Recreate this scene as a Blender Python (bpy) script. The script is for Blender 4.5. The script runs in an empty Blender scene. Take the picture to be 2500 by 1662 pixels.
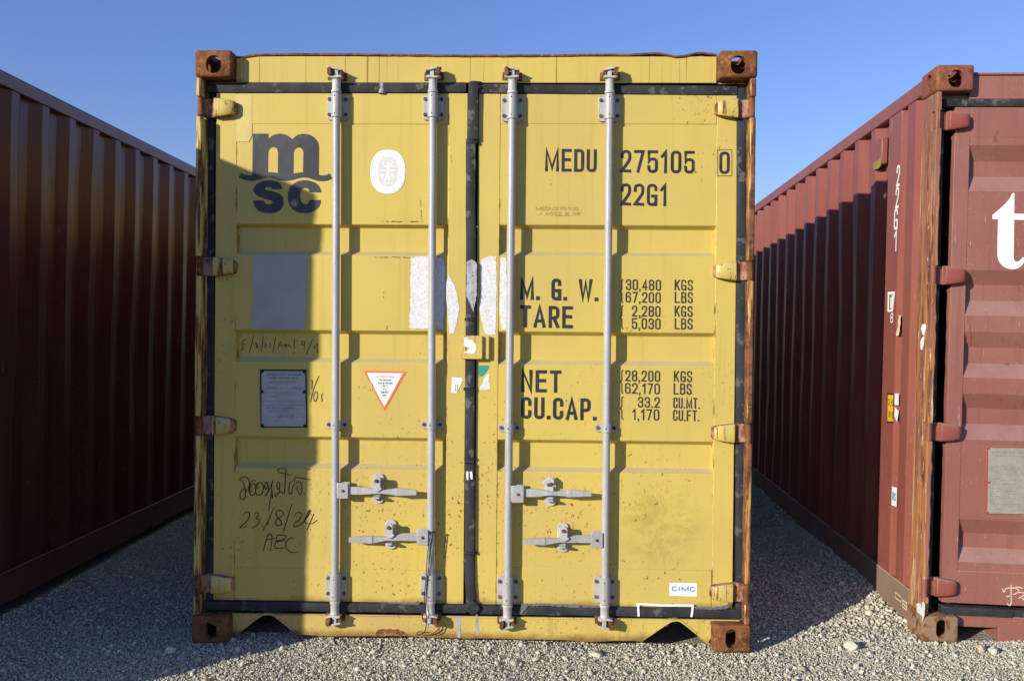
import bpy, bmesh, math, random
import numpy as np
from mathutils import Vector, Matrix
from mathutils.geometry import tessellate_polygon
random.seed(7); RNG = np.random.default_rng(11)
S = bpy.context.scene; COL = S.collection
rad = math.radians

# ------------------------------------------------------------------ camera
FPX = 2071.0                                   # focal length measured on the 2500 px wide photograph
CAM = Vector((1.48694, -3.66922, 1.36857))
YAW, PITCH, ROLL = rad(1.4478), rad(-0.48527), rad(-0.51365)
RM = Matrix.Rotation(YAW, 3, 'Z') @ Matrix.Rotation(PITCH, 3, 'X') @ Matrix.Rotation(ROLL, 3, 'Y')
cd = bpy.data.cameras.new("camera"); cam = bpy.data.objects.new("camera", cd); COL.objects.link(cam)
cd.sensor_width = 36; cd.lens = 36 * FPX / 2500; cd.clip_start = .05; cd.clip_end = 3000
M3 = Matrix((RM @ Vector((1, 0, 0)), RM @ Vector((0, 0, 1)), RM @ Vector((0, -1, 0)))).transposed()
cam.matrix_world = Matrix.Translation(CAM) @ M3.to_4x4()
S.camera = cam
# ------------------------------------------------------------------ light
LX, LY, LZ = 1.09, 1.0, -.446                  # direction the sunlight travels
sun_el = math.atan2(-LZ, math.hypot(LX, LY))
sun_az = math.atan2(-LX, -LY)                  # clockwise from +Y
wd = bpy.data.worlds.new("World"); S.world = wd; wd.use_nodes = True
wn = wd.node_tree; bg = wn.nodes["Background"]
sky = wn.nodes.new("ShaderNodeTexSky"); sky.sky_type = 'NISHITA'; sky.sun_disc = False
sky.sun_elevation = sun_el; sky.sun_rotation = sun_az
sky.altitude = 100; sky.air_density = 1.5; sky.dust_density = 0.0; sky.ozone_density = 4.6
tint = wn.nodes.new("ShaderNodeMix"); tint.data_type = 'RGBA'; tint.blend_type = 'MULTIPLY'; tint.inputs[0].default_value = 1
tint.inputs[7].default_value = (1.02, 1.0, 1.50, 1)      # white balance of the photograph's sky
wn.links.new(sky.outputs[0], tint.inputs[6]); wn.links.new(tint.outputs[2], bg.inputs[0]); bg.inputs[1].default_value = .105
sd = bpy.data.lights.new("sun", 'SUN'); sun = bpy.data.objects.new("sun", sd); COL.objects.link(sun)
sd.energy = 4.5; sd.angle = rad(.53); sd.color = (1, .93, .82)
sun.rotation_euler = Vector((LX, LY, LZ)).to_track_quat('-Z', 'Y').to_euler(); sun.location = (-8, -9, 6)
S.view_settings.view_transform = 'Standard'; S.view_settings.look = 'None'
S.view_settings.exposure = .2; S.view_settings.gamma = 1

# ------------------------------------------------------------------ measuring helpers (photo pixel -> point on a surface)
IDN = Matrix.Identity(4)
def pix(px, py, axis, val, fr=IDN):
    """local coordinates, in frame fr, of the point of the plane axis=val seen at a photo pixel"""
    inv = fr.inverted()
    d = inv.to_3x3() @ (RM @ Vector(((px - 1250) / FPX, 1, -(py - 831) / FPX))); o = inv @ CAM
    t = (val - o[axis]) / d[axis]
    return o + d * t
D0 = .055                                      # depth of the door face behind the corner castings
def U(px, py, d=D0, fr=IDN):
    p = pix(px, py, 1, d, fr); return (p.x, p.z)

# ------------------------------------------------------------------ node helpers
class NT:
    def __init__(s, name):
        s.m = bpy.data.materials.new(name); s.m.use_nodes = True
        s.t = s.m.node_tree; s.b = s.t.nodes["Principled BSDF"]
        tc = s.n("TexCoord"); oi = s.n("ObjectInfo")
        s.raw = tc.outputs["Object"]
        off = s.n("VectorMath"); off.operation = 'SCALE'; off.inputs[0].default_value = (17, 31, 23)
        s.l(oi.outputs["Random"], off.inputs["Scale"])
        ad = s.n("VectorMath"); ad.operation = 'ADD'; s.l(s.raw, ad.inputs[0]); s.l(off.outputs[0], ad.inputs[1])
        s.co = ad.outputs[0]
    def n(s, k): return s.t.nodes.new("ShaderNode" + k)
    def l(s, a, b): s.t.links.new(a, b)
    def set(s, sock, v):
        if isinstance(v, bpy.types.NodeSocket): s.l(v, sock)
        else: sock.default_value = v if not (isinstance(v, tuple) and len(v) == 3 and sock.type == 'RGBA') else (*v, 1)
    def noise(s, scale, detail=4, rough=.55, sc=None, co=None, dist=0):
        x = s.n("TexNoise"); x.inputs["Scale"].default_value = scale; x.inputs["Detail"].default_value = detail
        x.inputs["Roughness"].default_value = rough; x.inputs["Distortion"].default_value = dist; c = co or s.co
        if sc:
            mp = s.n("Mapping"); mp.inputs["Scale"].default_value = sc; s.l(c, mp.inputs[0]); c = mp.outputs[0]
        s.l(c, x.inputs["Vector"]); return x.outputs["Fac"]
    def ramp(s, f, a, b, lo=0, hi=1):
        x = s.n("MapRange"); x.interpolation_type = 'SMOOTHSTEP'
        for k, v in zip((1, 2, 3, 4), (a, b, lo, hi)): x.inputs[k].default_value = v
        s.set(x.inputs[0], f); return x.outputs[0]
    def math(s, op, a, b=0., c=0.):
        x = s.n("Math"); x.operation = op
        for k, v in enumerate((a, b, c)): s.set(x.inputs[k], v)
        return x.outputs[0]
    def mix(s, f, a, b, mode='MIX'):
        x = s.n("Mix"); x.data_type = 'RGBA'; x.blend_type = mode
        s.set(x.inputs[0], f); s.set(x.inputs[6], a); s.set(x.inputs[7], b); return x.outputs[2]
    def sep(s, v=None):
        x = s.n("SeparateXYZ"); s.l(v or s.raw, x.inputs[0]); return x.outputs
    def bump(s, h, strength, dist, prev=None):
        x = s.n("Bump"); x.inputs["Strength"].default_value = strength; x.inputs["Distance"].default_value = dist
        s.l(h, x.inputs["Height"])
        if prev: s.l(prev, x.inputs["Normal"])
        return x.outputs[0]
    def out(s, col, rough=.5, metal=0., nrm=None, spec=.5):
        s.set(s.b.inputs["Base Color"], col); s.set(s.b.inputs["Roughness"], rough)
        s.set(s.b.inputs["Metallic"], metal); s.b.inputs["Specular IOR Level"].default_value = spec
        if nrm: s.l(nrm, s.b.inputs["Normal"])
        return s.m
RUST1, RUST2, RUST3 = (.24, .088, .028), (.085, .030, .014), (.38, .165, .042)

def paint(name, col, col2, speck=1., streak=.25, rustz=None, seams=(), rough=.42, edge=None, dust=.6,
          dustcol=(.40, .35, .25), runs=0., scuff=None, spec=.5, chips=0., hot=()):
    k = NT(name)
    c = k.mix(k.ramp(k.noise(1.7, 5), .36, .66), col, col2)
    x, y, z = k.sep()
    if streak:
        st = k.ramp(k.noise(1, 5, .6, (38, 38, .9)), .52, .74)
        c = k.mix(k.math('MULTIPLY', st, streak), c, tuple(v * .62 for v in col))
        c = k.mix(k.math('MULTIPLY', k.ramp(k.noise(5, 7, .7), .5, .8), streak), c, tuple(v * .8 + .02 for v in col))
    if dust:
        g = k.n("NewGeometry"); nz = k.sep(g.outputs["Normal"])[2]
        c = k.mix(k.math('MULTIPLY', k.ramp(nz, .1, .9), k.ramp(k.noise(9, 5), .25, .65, dust * .5, dust)), c, dustcol)
    if scuff:                                   # a hand-sized area rubbed and scratched, where the photo shows it
        (sx, sz, sr) = scuff
        dx = k.math('SUBTRACT', x, sx); dz = k.math('SUBTRACT', z, sz)
        r = k.math('SQRT', k.math('ADD', k.math('MULTIPLY', dx, dx), k.math('MULTIPLY', dz, dz)))
        m = k.math('MULTIPLY', k.ramp(r, sr, sr * .45), k.ramp(k.noise(5, 7, .75, (1, 1, 1.6), dist=2.2), .42, .60))
        c = k.mix(k.math('MULTIPLY', m, .6), c, tuple(v * .62 for v in col))
    rm = None
    def add(m):
        nonlocal rm
        rm = m if rm is None else k.math('MAXIMUM', rm, m)
    if speck:
        reg = k.ramp(k.math('ADD', k.noise(2.3, 4), k.math('MULTIPLY', k.math('SUBTRACT', 1.0, z), .11)), .46, .60)
        n1 = k.noise(78, 3, .6, (1, 1, .7))
        for (hx_, hz_, hr_) in hot:
            ax = k.math('SUBTRACT', x, hx_); az = k.math('SUBTRACT', z, hz_)
            hm_ = k.ramp(k.math('SQRT', k.math('ADD', k.math('MULTIPLY', ax, ax), k.math('MULTIPLY', az, az))), hr_, hr_ * .3)
            reg = k.math('MAXIMUM', reg, hm_); n1 = k.math('ADD', n1, k.math('MULTIPLY', hm_, .035))
        sp = k.math('MULTIPLY', k.ramp(n1, .695 - .03 * speck, .735 - .03 * speck), reg)
        halo = k.math('MULTIPLY', k.ramp(n1, .59, .70), reg)
        c = k.mix(k.math('MULTIPLY', halo, .5), c, (.44, .19, .035))
        add(k.math('MULTIPLY', sp, .9))
        n2 = k.ramp(k.noise(11, 6, .68, (1, 1, .6)), .70 - .02 * speck, .74); add(n2)
    for (u, w) in seams:
        dd = k.math('ABSOLUTE', k.math('SUBTRACT', x, u))
        m = k.math('MULTIPLY', k.ramp(dd, w, w * .3), k.ramp(k.noise(1, 6, .7, (30, 30, 7)), .5, .62)); add(k.math('MULTIPLY', m, .85))
    if runs:
        add(k.math('MULTIPLY', k.ramp(k.noise(1, 3, .5, (60, 9, .5)), .60, .68), runs))
    if rustz:
        for (z0, z1, amt) in rustz:
            m = k.ramp(k.math('ADD', z, k.math('MULTIPLY', k.math('SUBTRACT', k.noise(4.5, 7, .68), .5), abs(z1 - z0) * 2.4)), z0, z1)
            add(k.math('MULTIPLY', m, amt))
    if edge:                                    # heavy streaky wear of a scraped member
        add(k.ramp(k.noise(1, 7, .66, (55, 30, 3.2)), edge, edge + .07))
        pale = k.ramp(k.noise(1, 6, .6, (90, 60, 4)), .66, .70)
        c = k.mix(k.math('MULTIPLY', pale, .7), c, (.5, .36, .2))
    ro = rough
    if rm is not None:
        rc = k.mix(k.ramp(k.noise(24, 5), .35, .65), RUST2, RUST1)
        rc = k.mix(k.math('MULTIPLY', k.ramp(k.noise(60, 4), .55, .75), .6), rc, RUST3)
        c = k.mix(rm, c, rc)
        ro = k.math('ADD', rough, k.math('MULTIPLY', rm, .4))
    if chips:
        ch = k.math('MAXIMUM', k.ramp(k.noise(150, 2), .70, .73), k.ramp(k.noise(1, 5, .65, (70, 70, 5)), .69, .72))
        c = k.mix(k.math('MULTIPLY', ch, chips), c, (.60, .50, .42))
    b = k.bump(k.noise(3.2, 2), .24, .014)
    b = k.bump(k.noise(120, 3), .05, .002, b)
    return k.out(c, ro, 0., b, spec)

def rusty(name, patch, lo=.54, amt=.75):
    k = NT(name)
    c = k.mix(k.ramp(k.noise(14, 7, .65), .32, .66), RUST2, RUST1)
    c = k.mix(k.math('MULTIPLY', k.ramp(k.noise(33, 6, .7), .5, .66), .75), c, RUST3)
    c = k.mix(k.math('MULTIPLY', k.ramp(k.noise(21, 7, .7, (1, 1, .6)), lo, lo + .1), amt), c, patch)
    b = k.bump(k.noise(70, 6, .7), .5, .004); b = k.bump(k.noise(12, 3), .3, .006, b)
    return k.out(c, .82, 0., b, .3)

def plain(name, col, rough=.5, metal=0., var=.25, scale=30, bump=.1, stretch=None, speckle=None, spec=.25):
    k = NT(name)
    c = k.mix(k.ramp(k.noise(scale, 6, .65, stretch), .3, .7), tuple(v * (1 - var) for v in col), tuple(min(1, v * (1 + var * .6)) for v in col))
    if speckle: c = k.mix(k.ramp(k.noise(speckle[1], 5, .65, speckle[3] if len(speckle) > 3 else None), speckle[2], speckle[2] + .08), c, speckle[0])
    return k.out(c, rough, metal, k.bump(k.noise(90, 4), bump, .002), spec)

YEL, YEL2 = (.645, .490, .112), (.60, .45, .122)
MAT = {}
MAT['yellow'] = paint("yellow_paint", YEL, YEL2, 1., .20, spec=.22)
MAT['yellow_head'] = paint("yellow_header_paint", YEL, YEL2, .6, .22, spec=.22, runs=.75)
MAT['yellow_sill'] = paint("yellow_sill_paint", YEL, (.54, .38, .12), 2., .5, spec=.22, rustz=[(.062, .018, .8)])
MAT['yellow_worn'] = paint("worn_yellow_paint", YEL, (.60, .40, .10), 1.2, .3, edge=.46)
MAT['rust_post'] = paint("rusted_yellow_paint", (.58, .35, .07), (.50, .26, .06), 1.2, .4, edge=.40)
MAT['yellow_hinge'] = paint("hinge_yellow_paint", YEL, (.60, .43, .12), 2.6, .45, edge=.57)
MAT['rust'] = rusty("rusty_steel", (.42, .25, .07), .56, .7)
MAT['rust_red'] = rusty("rusty_red_steel", (.26, .085, .06), .42, .85)
MAT['rust_lug'] = rusty("rusty_lug", (.34, .15, .06), .6, .5)
MAT['bolt'] = rusty("rusty_bolt", (.10, .06, .045), .45, .8)
MAT['galv'] = plain("galvanised_steel", (.46, .455, .43), .5, .15, .14, 40, .12, (1, 1, .12), ((.33, .335, .33), 230, .55, (1, 1, .5)))
MAT['castwhite'] = plain("white_cast_steel", (.52, .51, .465), .55, .05, .2, 25, .15, None, ((.45, .38, .25), 40, .64))
MAT['rubber'] = plain("black_rubber", (.036, .038, .041), .66, 0, .45, 9, .35, (1, 1, .5), ((.115, .115, .105), 16, .56))
MAT['char'] = plain("charcoal_lettering", (.040, .041, .043), .5, 0, .25, 14, .05)
MAT['logo'] = plain("faded_charcoal_lettering", (.070, .070, .072), .42, 0, .3, 9, .05, (1, 1, .5), ((.12, .12, .12), 30, .66))
MAT['white'] = plain("white_decal", (.86, .87, .86), .5, 0, .04, 20, .02)
MAT['pale'] = plain("pale_grey_print", (.70, .69, .64), .5, 0, .05, 20, .02)
MAT['peel'] = plain("peeling_white_paint", (.74, .74, .73), .7, 0, .12, 60, .4, None, ((.60, .55, .40), 95, .55))
MAT['sealant'] = plain("old_grey_sealant", (.17, .17, .165), .8, 0, .4, 60, .4, None, ((.05, .05, .05), 60, .56))
MAT['peelgrey'] = plain("peeling_grey_paint", (.42, .43, .44), .7, 0, .3, 60, .3, (1, 1, .5), ((.10, .10, .10), 75, .58))
MAT['greypatch'] = plain("grey_touch_up_paint", (.47, .435, .37), .55, 0, .08, 10, .05)
MAT['marker'] = plain("black_marker", (.030, .028, .025), .6, 0, .3, 40, .02)
MAT['pencil'] = plain("faint_pencil", (.40, .32, .10), .6, 0, .2, 40, .02)
MAT['plate'] = plain("aluminium_plate", (.50, .49, .45), .5, .1, .12, 12, .05, None, ((.36, .24, .12), 26, .66, (1, 1, .5)))
MAT['plate_old'] = plain("weathered_plate", (.36, .34, .27), .55, .1, .15, 30, .05, None, ((.36, .26, .13), 40, .60))
MAT['plate_print'] = plain("plate_print", (.16, .18, .21), .5, 0, .2, 40, .02)
MAT['dark'] = plain("dark_steel", (.025, .025, .028), .6, .2, .3, 30, .1)
MAT['orange'] = plain("orange_print", (.86, .20, .06), .5, 0, .1, 30, .02, None, ((.86, .45, .30), 55, .68))
MAT['green'] = plain("green_sticker", (.05, .36, .24), .45, 0, .1, 20, .02)
MAT['blue'] = plain("blue_print", (.10, .30, .62), .5, 0, .1, 20, .02)
MAT['ystick'] = plain("yellow_sticker", (.80, .46, .02), .5, 0, .08, 20, .02)
MAT['dusty'] = plain("dusty_steel", (.30, .17, .12), .8, 0, .3, 30, .2)
MAT['mar'] = paint("maroon_paint", (.285, .105, .080), (.32, .135, .098), .9, .5, rough=.5, dust=.85, dustcol=(.42, .30, .24), chips=.7)
MAT['mar_side'] = paint("maroon_side_paint", (.25, .072, .052), (.28, .09, .065), .9, .45, rough=.46, dust=.5, dustcol=(.34, .25, .18), chips=.8)
def scraped(name):
    k = NT(name)
    z = k.sep()[2]
    c = k.mix(k.ramp(k.noise(1.5, 4), .4, .6), (.24, .085, .055), (.29, .125, .085))
    low = k.math('MULTIPLY', k.ramp(k.math('ADD', z, k.math('MULTIPLY', k.noise(3, 5), .8)), 2.75, 2.3), k.ramp(k.noise(1, 4, .6, (14, 9, .9)), .36, .5, .35, 1))
    for sc, lo, hi, cc, am in (((34, 30, 2.2), .46, .53, (.42, .17, .06), .95), ((52, 44, 4), .56, .60, (.085, .035, .02), .85), ((46, 40, 2.6), .585, .63, (.60, .43, .22), .85), ((85, 70, 9), .635, .67, (.70, .62, .48), .9), ((30, 26, 1.4), .60, .64, (.36, .27, .09), .8)):
        c = k.mix(k.math('MULTIPLY', k.math('MULTIPLY', k.ramp(k.noise(1, 6, .62, sc), lo, hi), am), k.math('ADD', k.math('MULTIPLY', low, .8), .2)), c, cc)
    b = k.bump(k.noise(1, 6, .6, (75, 60, 1.6)), .35, .004)
    return k.out(c, .68, 0., b, .35)
MAT['mar_post'] = scraped("scraped_maroon_steel")
MAT['mar_head'] = paint("scraped_maroon_paint", (.25, .085, .055), (.29, .12, .07), 1., .3, edge=.52, dust=.3)
MAT['mar_hinge'] = paint("fresh_red_paint", (.33, .080, .055), (.27, .075, .055), .8, .45, rough=.55, dust=.9, dustcol=(.40, .27, .22))
MAT['mar_worn'] = paint("worn_red_paint", (.27, .080, .055), (.22, .07, .05), 1.4, .5, rough=.6, edge=.54, dust=.7)
MAT['oldtag'] = plain("faded_yellow_tag", (.36, .27, .02))
MAT['dusty_rail'] = paint("dusty_rail_paint", (.25, .18, .125), (.22, .13, .09), .8, .4, rough=.8, dust=.9)
MAT['newyel'] = plain("paler_yellow_touch_up", (.66, .53, .17), .5, 0, .06, 12, .25)
MAT['hinge_neck'] = rusty("bare_pinkish_hinge", (.44, .25, .18), .44, .85)
MAT['rust_low'] = rusty("dusty_rusty_casting", (.30, .20, .12), .42, .8)
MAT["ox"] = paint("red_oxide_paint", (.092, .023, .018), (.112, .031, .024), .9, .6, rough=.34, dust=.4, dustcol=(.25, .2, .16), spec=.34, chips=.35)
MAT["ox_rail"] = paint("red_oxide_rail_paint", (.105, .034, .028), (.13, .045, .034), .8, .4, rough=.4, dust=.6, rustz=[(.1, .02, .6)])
MAT['floor'] = plain("underside", (.03, .028, .026), .8)

# ------------------------------------------------------------------ mesh builder
class MB:
    def __init__(s): s.v = []; s.f = []; s.mi = []
    def add(s, vs, fs, m=0):
        o = len(s.v); s.v += [tuple(p) for p in vs]; s.f += [tuple(i + o for i in f) for f in fs]; s.mi += [m] * len(fs); return s
    def box(s, x0, x1, y0, y1, z0, z1, m=0):
        v = [(x, y, z) for x in (x0, x1) for y in (y0, y1) for z in (z0, z1)]
        return s.add(v, [(0, 1, 3, 2), (4, 6, 7, 5), (0, 4, 5, 1), (2, 3, 7, 6), (0, 2, 6, 4), (1, 5, 7, 3)], m)
    def prism(s, poly, y0, y1, m=0, mp=None):
        """outline in the x-z plane pulled from y0 to y1"""
        a = sum(p[0] * q[1] - q[0] * p[1] for p, q in zip(poly, poly[1:] + poly[:1]))
        if a < 0: poly = poly[::-1]
        n = len(poly); v = [(p[0], y0, p[1]) for p in poly] + [(p[0], y1, p[1]) for p in poly]
        f = [tuple(range(n)), tuple(range(2 * n - 1, n - 1, -1))] + [(i, i + n, (i + 1) % n + n, (i + 1) % n) for i in range(n)]
        if mp: v = [mp(*p) for p in v]
        return s.add(v, f, m)
    def flat(s, poly, y, m=0, holes=(), mp=None):
        tr = tessellate_polygon([[Vector((p[0], p[1], 0)) for p in c] for c in (poly, *holes)])
        pts = [p for c in (poly, *holes) for p in c]; fs = []
        for t in tr:
            a, b, c = (pts[i] for i in t)
            ar = (b[0] - a[0]) * (c[1] - a[1]) - (b[1] - a[1]) * (c[0] - a[0])
            if abs(ar) < 1e-12: continue
            fs.append(t if ar > 0 else t[::-1])
        return s.add([mp(p[0], y, p[1]) if mp else (p[0], y, p[1]) for p in pts], fs, m)
    def tube(s, pts, r, n=10, m=0, caps=True):
        P = [Vector(p) for p in pts]; rs = r if isinstance(r, (list, tuple)) else [r] * len(P); v = []; f = []
        t0 = (P[1] - P[0]).normalized(); up = Vector((0, 0, 1)) if abs(t0.z) < .9 else Vector((0, -1, 0))
        a = t0.cross(up).normalized()
        for i, p in enumerate(P):
            t = (P[min(i + 1, len(P) - 1)] - P[max(i - 1, 0)]).normalized()
            a = (a - t * a.dot(t)).normalized(); b = t.cross(a)
            v += [p + (a * math.cos(2 * math.pi * k / n) + b * math.sin(2 * math.pi * k / n)) * rs[i] for k in range(n)]
        for i in range(len(P) - 1):
            for k in range(n): f.append((i * n + k, i * n + (k + 1) % n, (i + 1) * n + (k + 1) % n, (i + 1) * n + k))
        if caps: f += [tuple(range(n))[::-1], tuple(range((len(P) - 1) * n, len(P) * n))]
        return s.add(v, f, m)
    def build(s, name, mats, parent=None, bevel=0, seg=2, ang=38, smooth=True):
        me = bpy.data.meshes.new(name); me.from_pydata(s.v, [], s.f)
        for m in (mats if isinstance(mats, (list, tuple)) else [mats]): me.materials.append(MAT[m])
        me.polygons.foreach_set("material_index", s.mi)
        return link(name, me, parent, bevel, seg, ang, smooth)
def link(name, me, parent=None, bevel=0, seg=2, ang=38, smooth=True):
    me.validate(); me.update()
    if smooth:
        me.polygons.foreach_set("use_smooth", [True] * len(me.polygons)); me.set_sharp_from_angle(angle=rad(ang))
    o = bpy.data.objects.new(name, me); COL.objects.link(o); o.parent = parent
    if bevel:
        b = o.modifiers.new("bevel", 'BEVEL'); b.width = bevel; b.segments = seg; b.limit_method = 'ANGLE'; b.angle_limit = rad(40)
    return o
def empty(name, mw, label, cat, group=None):
    o = bpy.data.objects.new(name, None); COL.objects.link(o); o.matrix_world = mw; o.empty_display_size = .2
    o["label"] = label; o["category"] = cat
    if group: o["group"] = group
    return o
def copy_to(o, parent, loc=(0, 0, 0), label=None, mir=False):
    c = o.copy(); COL.objects.link(c); c.parent = parent; c.location = loc
    if label: c["label"] = label
    return c
def rrect(x0, x1, z0, z1, r, n=5):
    out = []
    for cx, cz, a in ((x1 - r, z1 - r, 0), (x0 + r, z1 - r, 90), (x0 + r, z0 + r, 180), (x1 - r, z0 + r, 270)):
        out += [(cx + r * math.cos(rad(a + 90 * k / n)), cz + r * math.sin(rad(a + 90 * k / n))) for k in range(n + 1)]
    return out
def ragged(poly, amp, step=.012, seed=1):
    rr = random.Random(seed); out = []
    for p, q in zip(poly, poly[1:] + poly[:1]):
        L = math.hypot(q[0] - p[0], q[1] - p[1]); n = max(1, int(L / step))
        for k in range(n):
            t = k / n; out.append((p[0] + (q[0] - p[0]) * t + rr.uniform(-amp, amp), p[1] + (q[1] - p[1]) * t + rr.uniform(-amp, amp)))
    return out
def spline(pts, n=6, closed=False):
    P = [Vector(p) for p in pts]; out = []; N = len(P)
    for i in range(N if closed else N - 1):
        g = (lambda k: P[k % N]) if closed else (lambda k: P[min(max(k, 0), N - 1)])
        a, b, c, d = g(i - 1), g(i), g(i + 1), g(i + 2)
        for k in range(n):
            t = k / n
            out.append(tuple(.5 * ((2 * b) + (c - a) * t + (2 * a - 5 * b + 4 * c - d) * t * t + (3 * b - a - 3 * c + d) * t ** 3)))
    if not closed: out.append(tuple(P[-1]))
    return out

# ------------------------------------------------------------------ stroke lettering
O_ = [(0, .5), (0, 1, 1), (1, 1, 1), (1, 0, 1), (0, 0, 1), (0, .5)]
P_ = [(0, 0), (0, 1), (1, 1, 1), (1, .44, 1), (0, .44)]
GL = {
 'A': [[(0, 0), (.5, 1), (1, 0)], [(.15, .27), (.85, .27)]], 'B': [[(0, 0), (0, 1), (.95, 1, .8), (.95, .53, .8), (0, .53)], [(.1, .53), (1, .53, .8), (1, 0, .8), (0, 0)]],
 'C': [[(1, .7), (1, 1, 1), (0, 1, 1), (0, 0, 1), (1, 0, 1), (1, .3)]], 'D': [[(0, 0), (0, 1), (1, 1, .9), (1, 0, .9), (-.02, 0)]],
 'E': [[(1, 1), (0, 1), (0, 0), (1, 0)], [(0, .53), (.88, .53)]], 'F': [[(1, 1), (0, 1), (0, 0)], [(0, .53), (.88, .53)]],
 'G': [[(1, .78), (1, 1, 1), (0, 1, 1), (0, 0, 1), (1, 0, 1), (1, .44), (.56, .44)], [(1, .36), (1, .0)]],
 'H': [[(0, 0), (0, 1)], [(1, 0), (1, 1)], [(0, .5), (1, .5)]], 'I': [[(.5, 0), (.5, 1)]], 'K': [[(0, 0), (0, 1)], [(1, 1), (0, .36)], [(.33, .58), (1, 0)]],
 'L': [[(0, 1), (0, 0), (1, 0)]], 'M': [[(0, 0), (0, 1), (.5, .1), (1, 1), (1, 0)]], 'N': [[(0, 0), (0, 1), (1, 0), (1, 1)]], 'O': [O_], '0': [O_],
 'P': [P_], 'R': [P_, [(.5, .44), (1, 0)]], 'S': [[(1, .76), (1, 1, 1), (0, 1, 1), (0, .56, 1), (1, .44, 1), (1, 0, 1), (0, 0, 1), (0, .24)]],
 'T': [[(0, 1), (1, 1)], [(.5, 1), (.5, 0)]], 'U': [[(0, 1), (0, 0, 1), (1, 0, 1), (1, 1)]], 'V': [[(0, 1), (.5, 0), (1, 1)]],
 'W': [[(0, 1), (.24, 0), (.5, .9), (.76, 0), (1, 1)]], 'X': [[(0, 0), (1, 1)], [(0, 1), (1, 0)]], 'Y': [[(0, 1), (.5, .45), (1, 1)], [(.5, .45), (.5, 0)]],
 '1': [[(0, .78), (.8, 1), (.8, 0)]], '2': [[(0, .72), (0, 1, 1), (1, 1, 1), (1, .58, .7), (0, .02), (1, .0)]],
 '3': [[(0, .75), (0, 1, 1), (1, 1, 1), (1, .53, .8), (.35, .53)], [(.4, .52), (1, .52, .8), (1, 0, 1), (0, 0, 1), (0, .25)]],
 '4': [[(.75, 0), (.75, 1), (0, .25), (1, .25)]], '5': [[(1, 1), (0, 1), (0, .52), (.1, .62, .3), (1, .64, 1), (1, 0, 1), (0, 0, 1), (0, .24)]],
 '6': [[(1, .76), (1, 1, 1), (0, 1, 1), (0, 0, 1), (1, 0, 1), (1, .58, 1), (0, .58)]], '7': [[(0, 1), (1, 1), (.35, 0)]],
 '8': [[(0, .75), (0, 1, 1), (1, 1, 1), (1, .53, 1), (0, .53, 1), (0, .75)], [(0, .25), (0, .53, 1), (1, .53, 1), (1, 0, 1), (0, 0, 1), (0, .25)]],
 'J': [[(1, 1), (1, 0, 1), (0, 0, 1), (0, .25)]], '9': [[(0, .24), (0, 0, 1), (1, 0, 1), (1, 1, 1), (0, 1, 1), (0, .42, 1), (1, .42)]], '-': [[(0, .5), (1, .5)]], '/': [[(0, 0), (1, 1)]],
}
GW = {'I': .22, '1': .30, 'M': .62, 'W': .62, '.': .13, ',': .13, ' ': .30, "'": .12, 'A': .50, '/': .3}
def fillet(st, hw, hh):
    P = [Vector((p[0], p[1])) for p in st]; out = [P[0]]
    for i in range(1, len(P) - 1):
        r = st[i][2] if len(st[i]) > 2 else 0
        if not r: out.append(P[i]); continue
        a, b, c = P[i - 1], P[i], P[i + 1]; la, lc = (a - b).length, (c - b).length
        ka = la * (.5 if len(st[i - 1]) > 2 else 1); kc = lc * (.5 if len(st[i + 1]) > 2 else 1)
        t = min(r * hw, ka, kc); p, q = b + (a - b) / la * t, b + (c - b) / lc * t
        for k in range(7):
            s_ = k / 6; w = b + (p - b) * (1 - s_) ** 2 * 1.0 + (q - b) * s_ ** 2; out.append(w)
    out.append(P[-1]); res = [out[0]]
    for p in out[1:]:
        if (p - res[-1]).length > 1e-6: res.append(p)
    return res
def ribbon(mb, P, w, y, m=0, mp=None):
    P = [Vector((p[0], p[1])) for p in P]; n = len(P); L = []; R = []
    ws = w if isinstance(w, (list, tuple)) else [w] * n
    closed = (P[0] - P[-1]).length < 1e-6
    for i in range(n):
        if i == 0: d1 = d2 = (P[1] - P[0]).normalized()
        elif i == n - 1: d1 = d2 = (P[-1] - P[-2]).normalized()
        else: d1, d2 = (P[i] - P[i - 1]).normalized(), (P[i + 1] - P[i]).normalized()
        if closed and i in (0, n - 1): d1, d2 = (P[-1] - P[-2]).normalized(), (P[1] - P[0]).normalized()
        n1 = Vector((-d1.y, d1.x)); n2 = Vector((-d2.y, d2.x)); mm = (n1 + n2)
        mm = mm.normalized() if mm.length > 1e-4 else n1
        k = ws[i] / 2 / max(.42, mm.dot(n1)); L.append(P[i] + mm * k); R.append(P[i] - mm * k)
    v = []
    for i, (a, b) in enumerate(zip(L, R)): v += [(a.x, y - 1.5e-5 * i, a.y), (b.x, y - 1.5e-5 * i, b.y)]
    if mp: v = [mp(*p) for p in v]
    return mb.add(v, [(2 * i, 2 * i + 1, 2 * i + 3, 2 * i + 2) for i in range(n - 1)], m)
CNT = [0]
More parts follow.
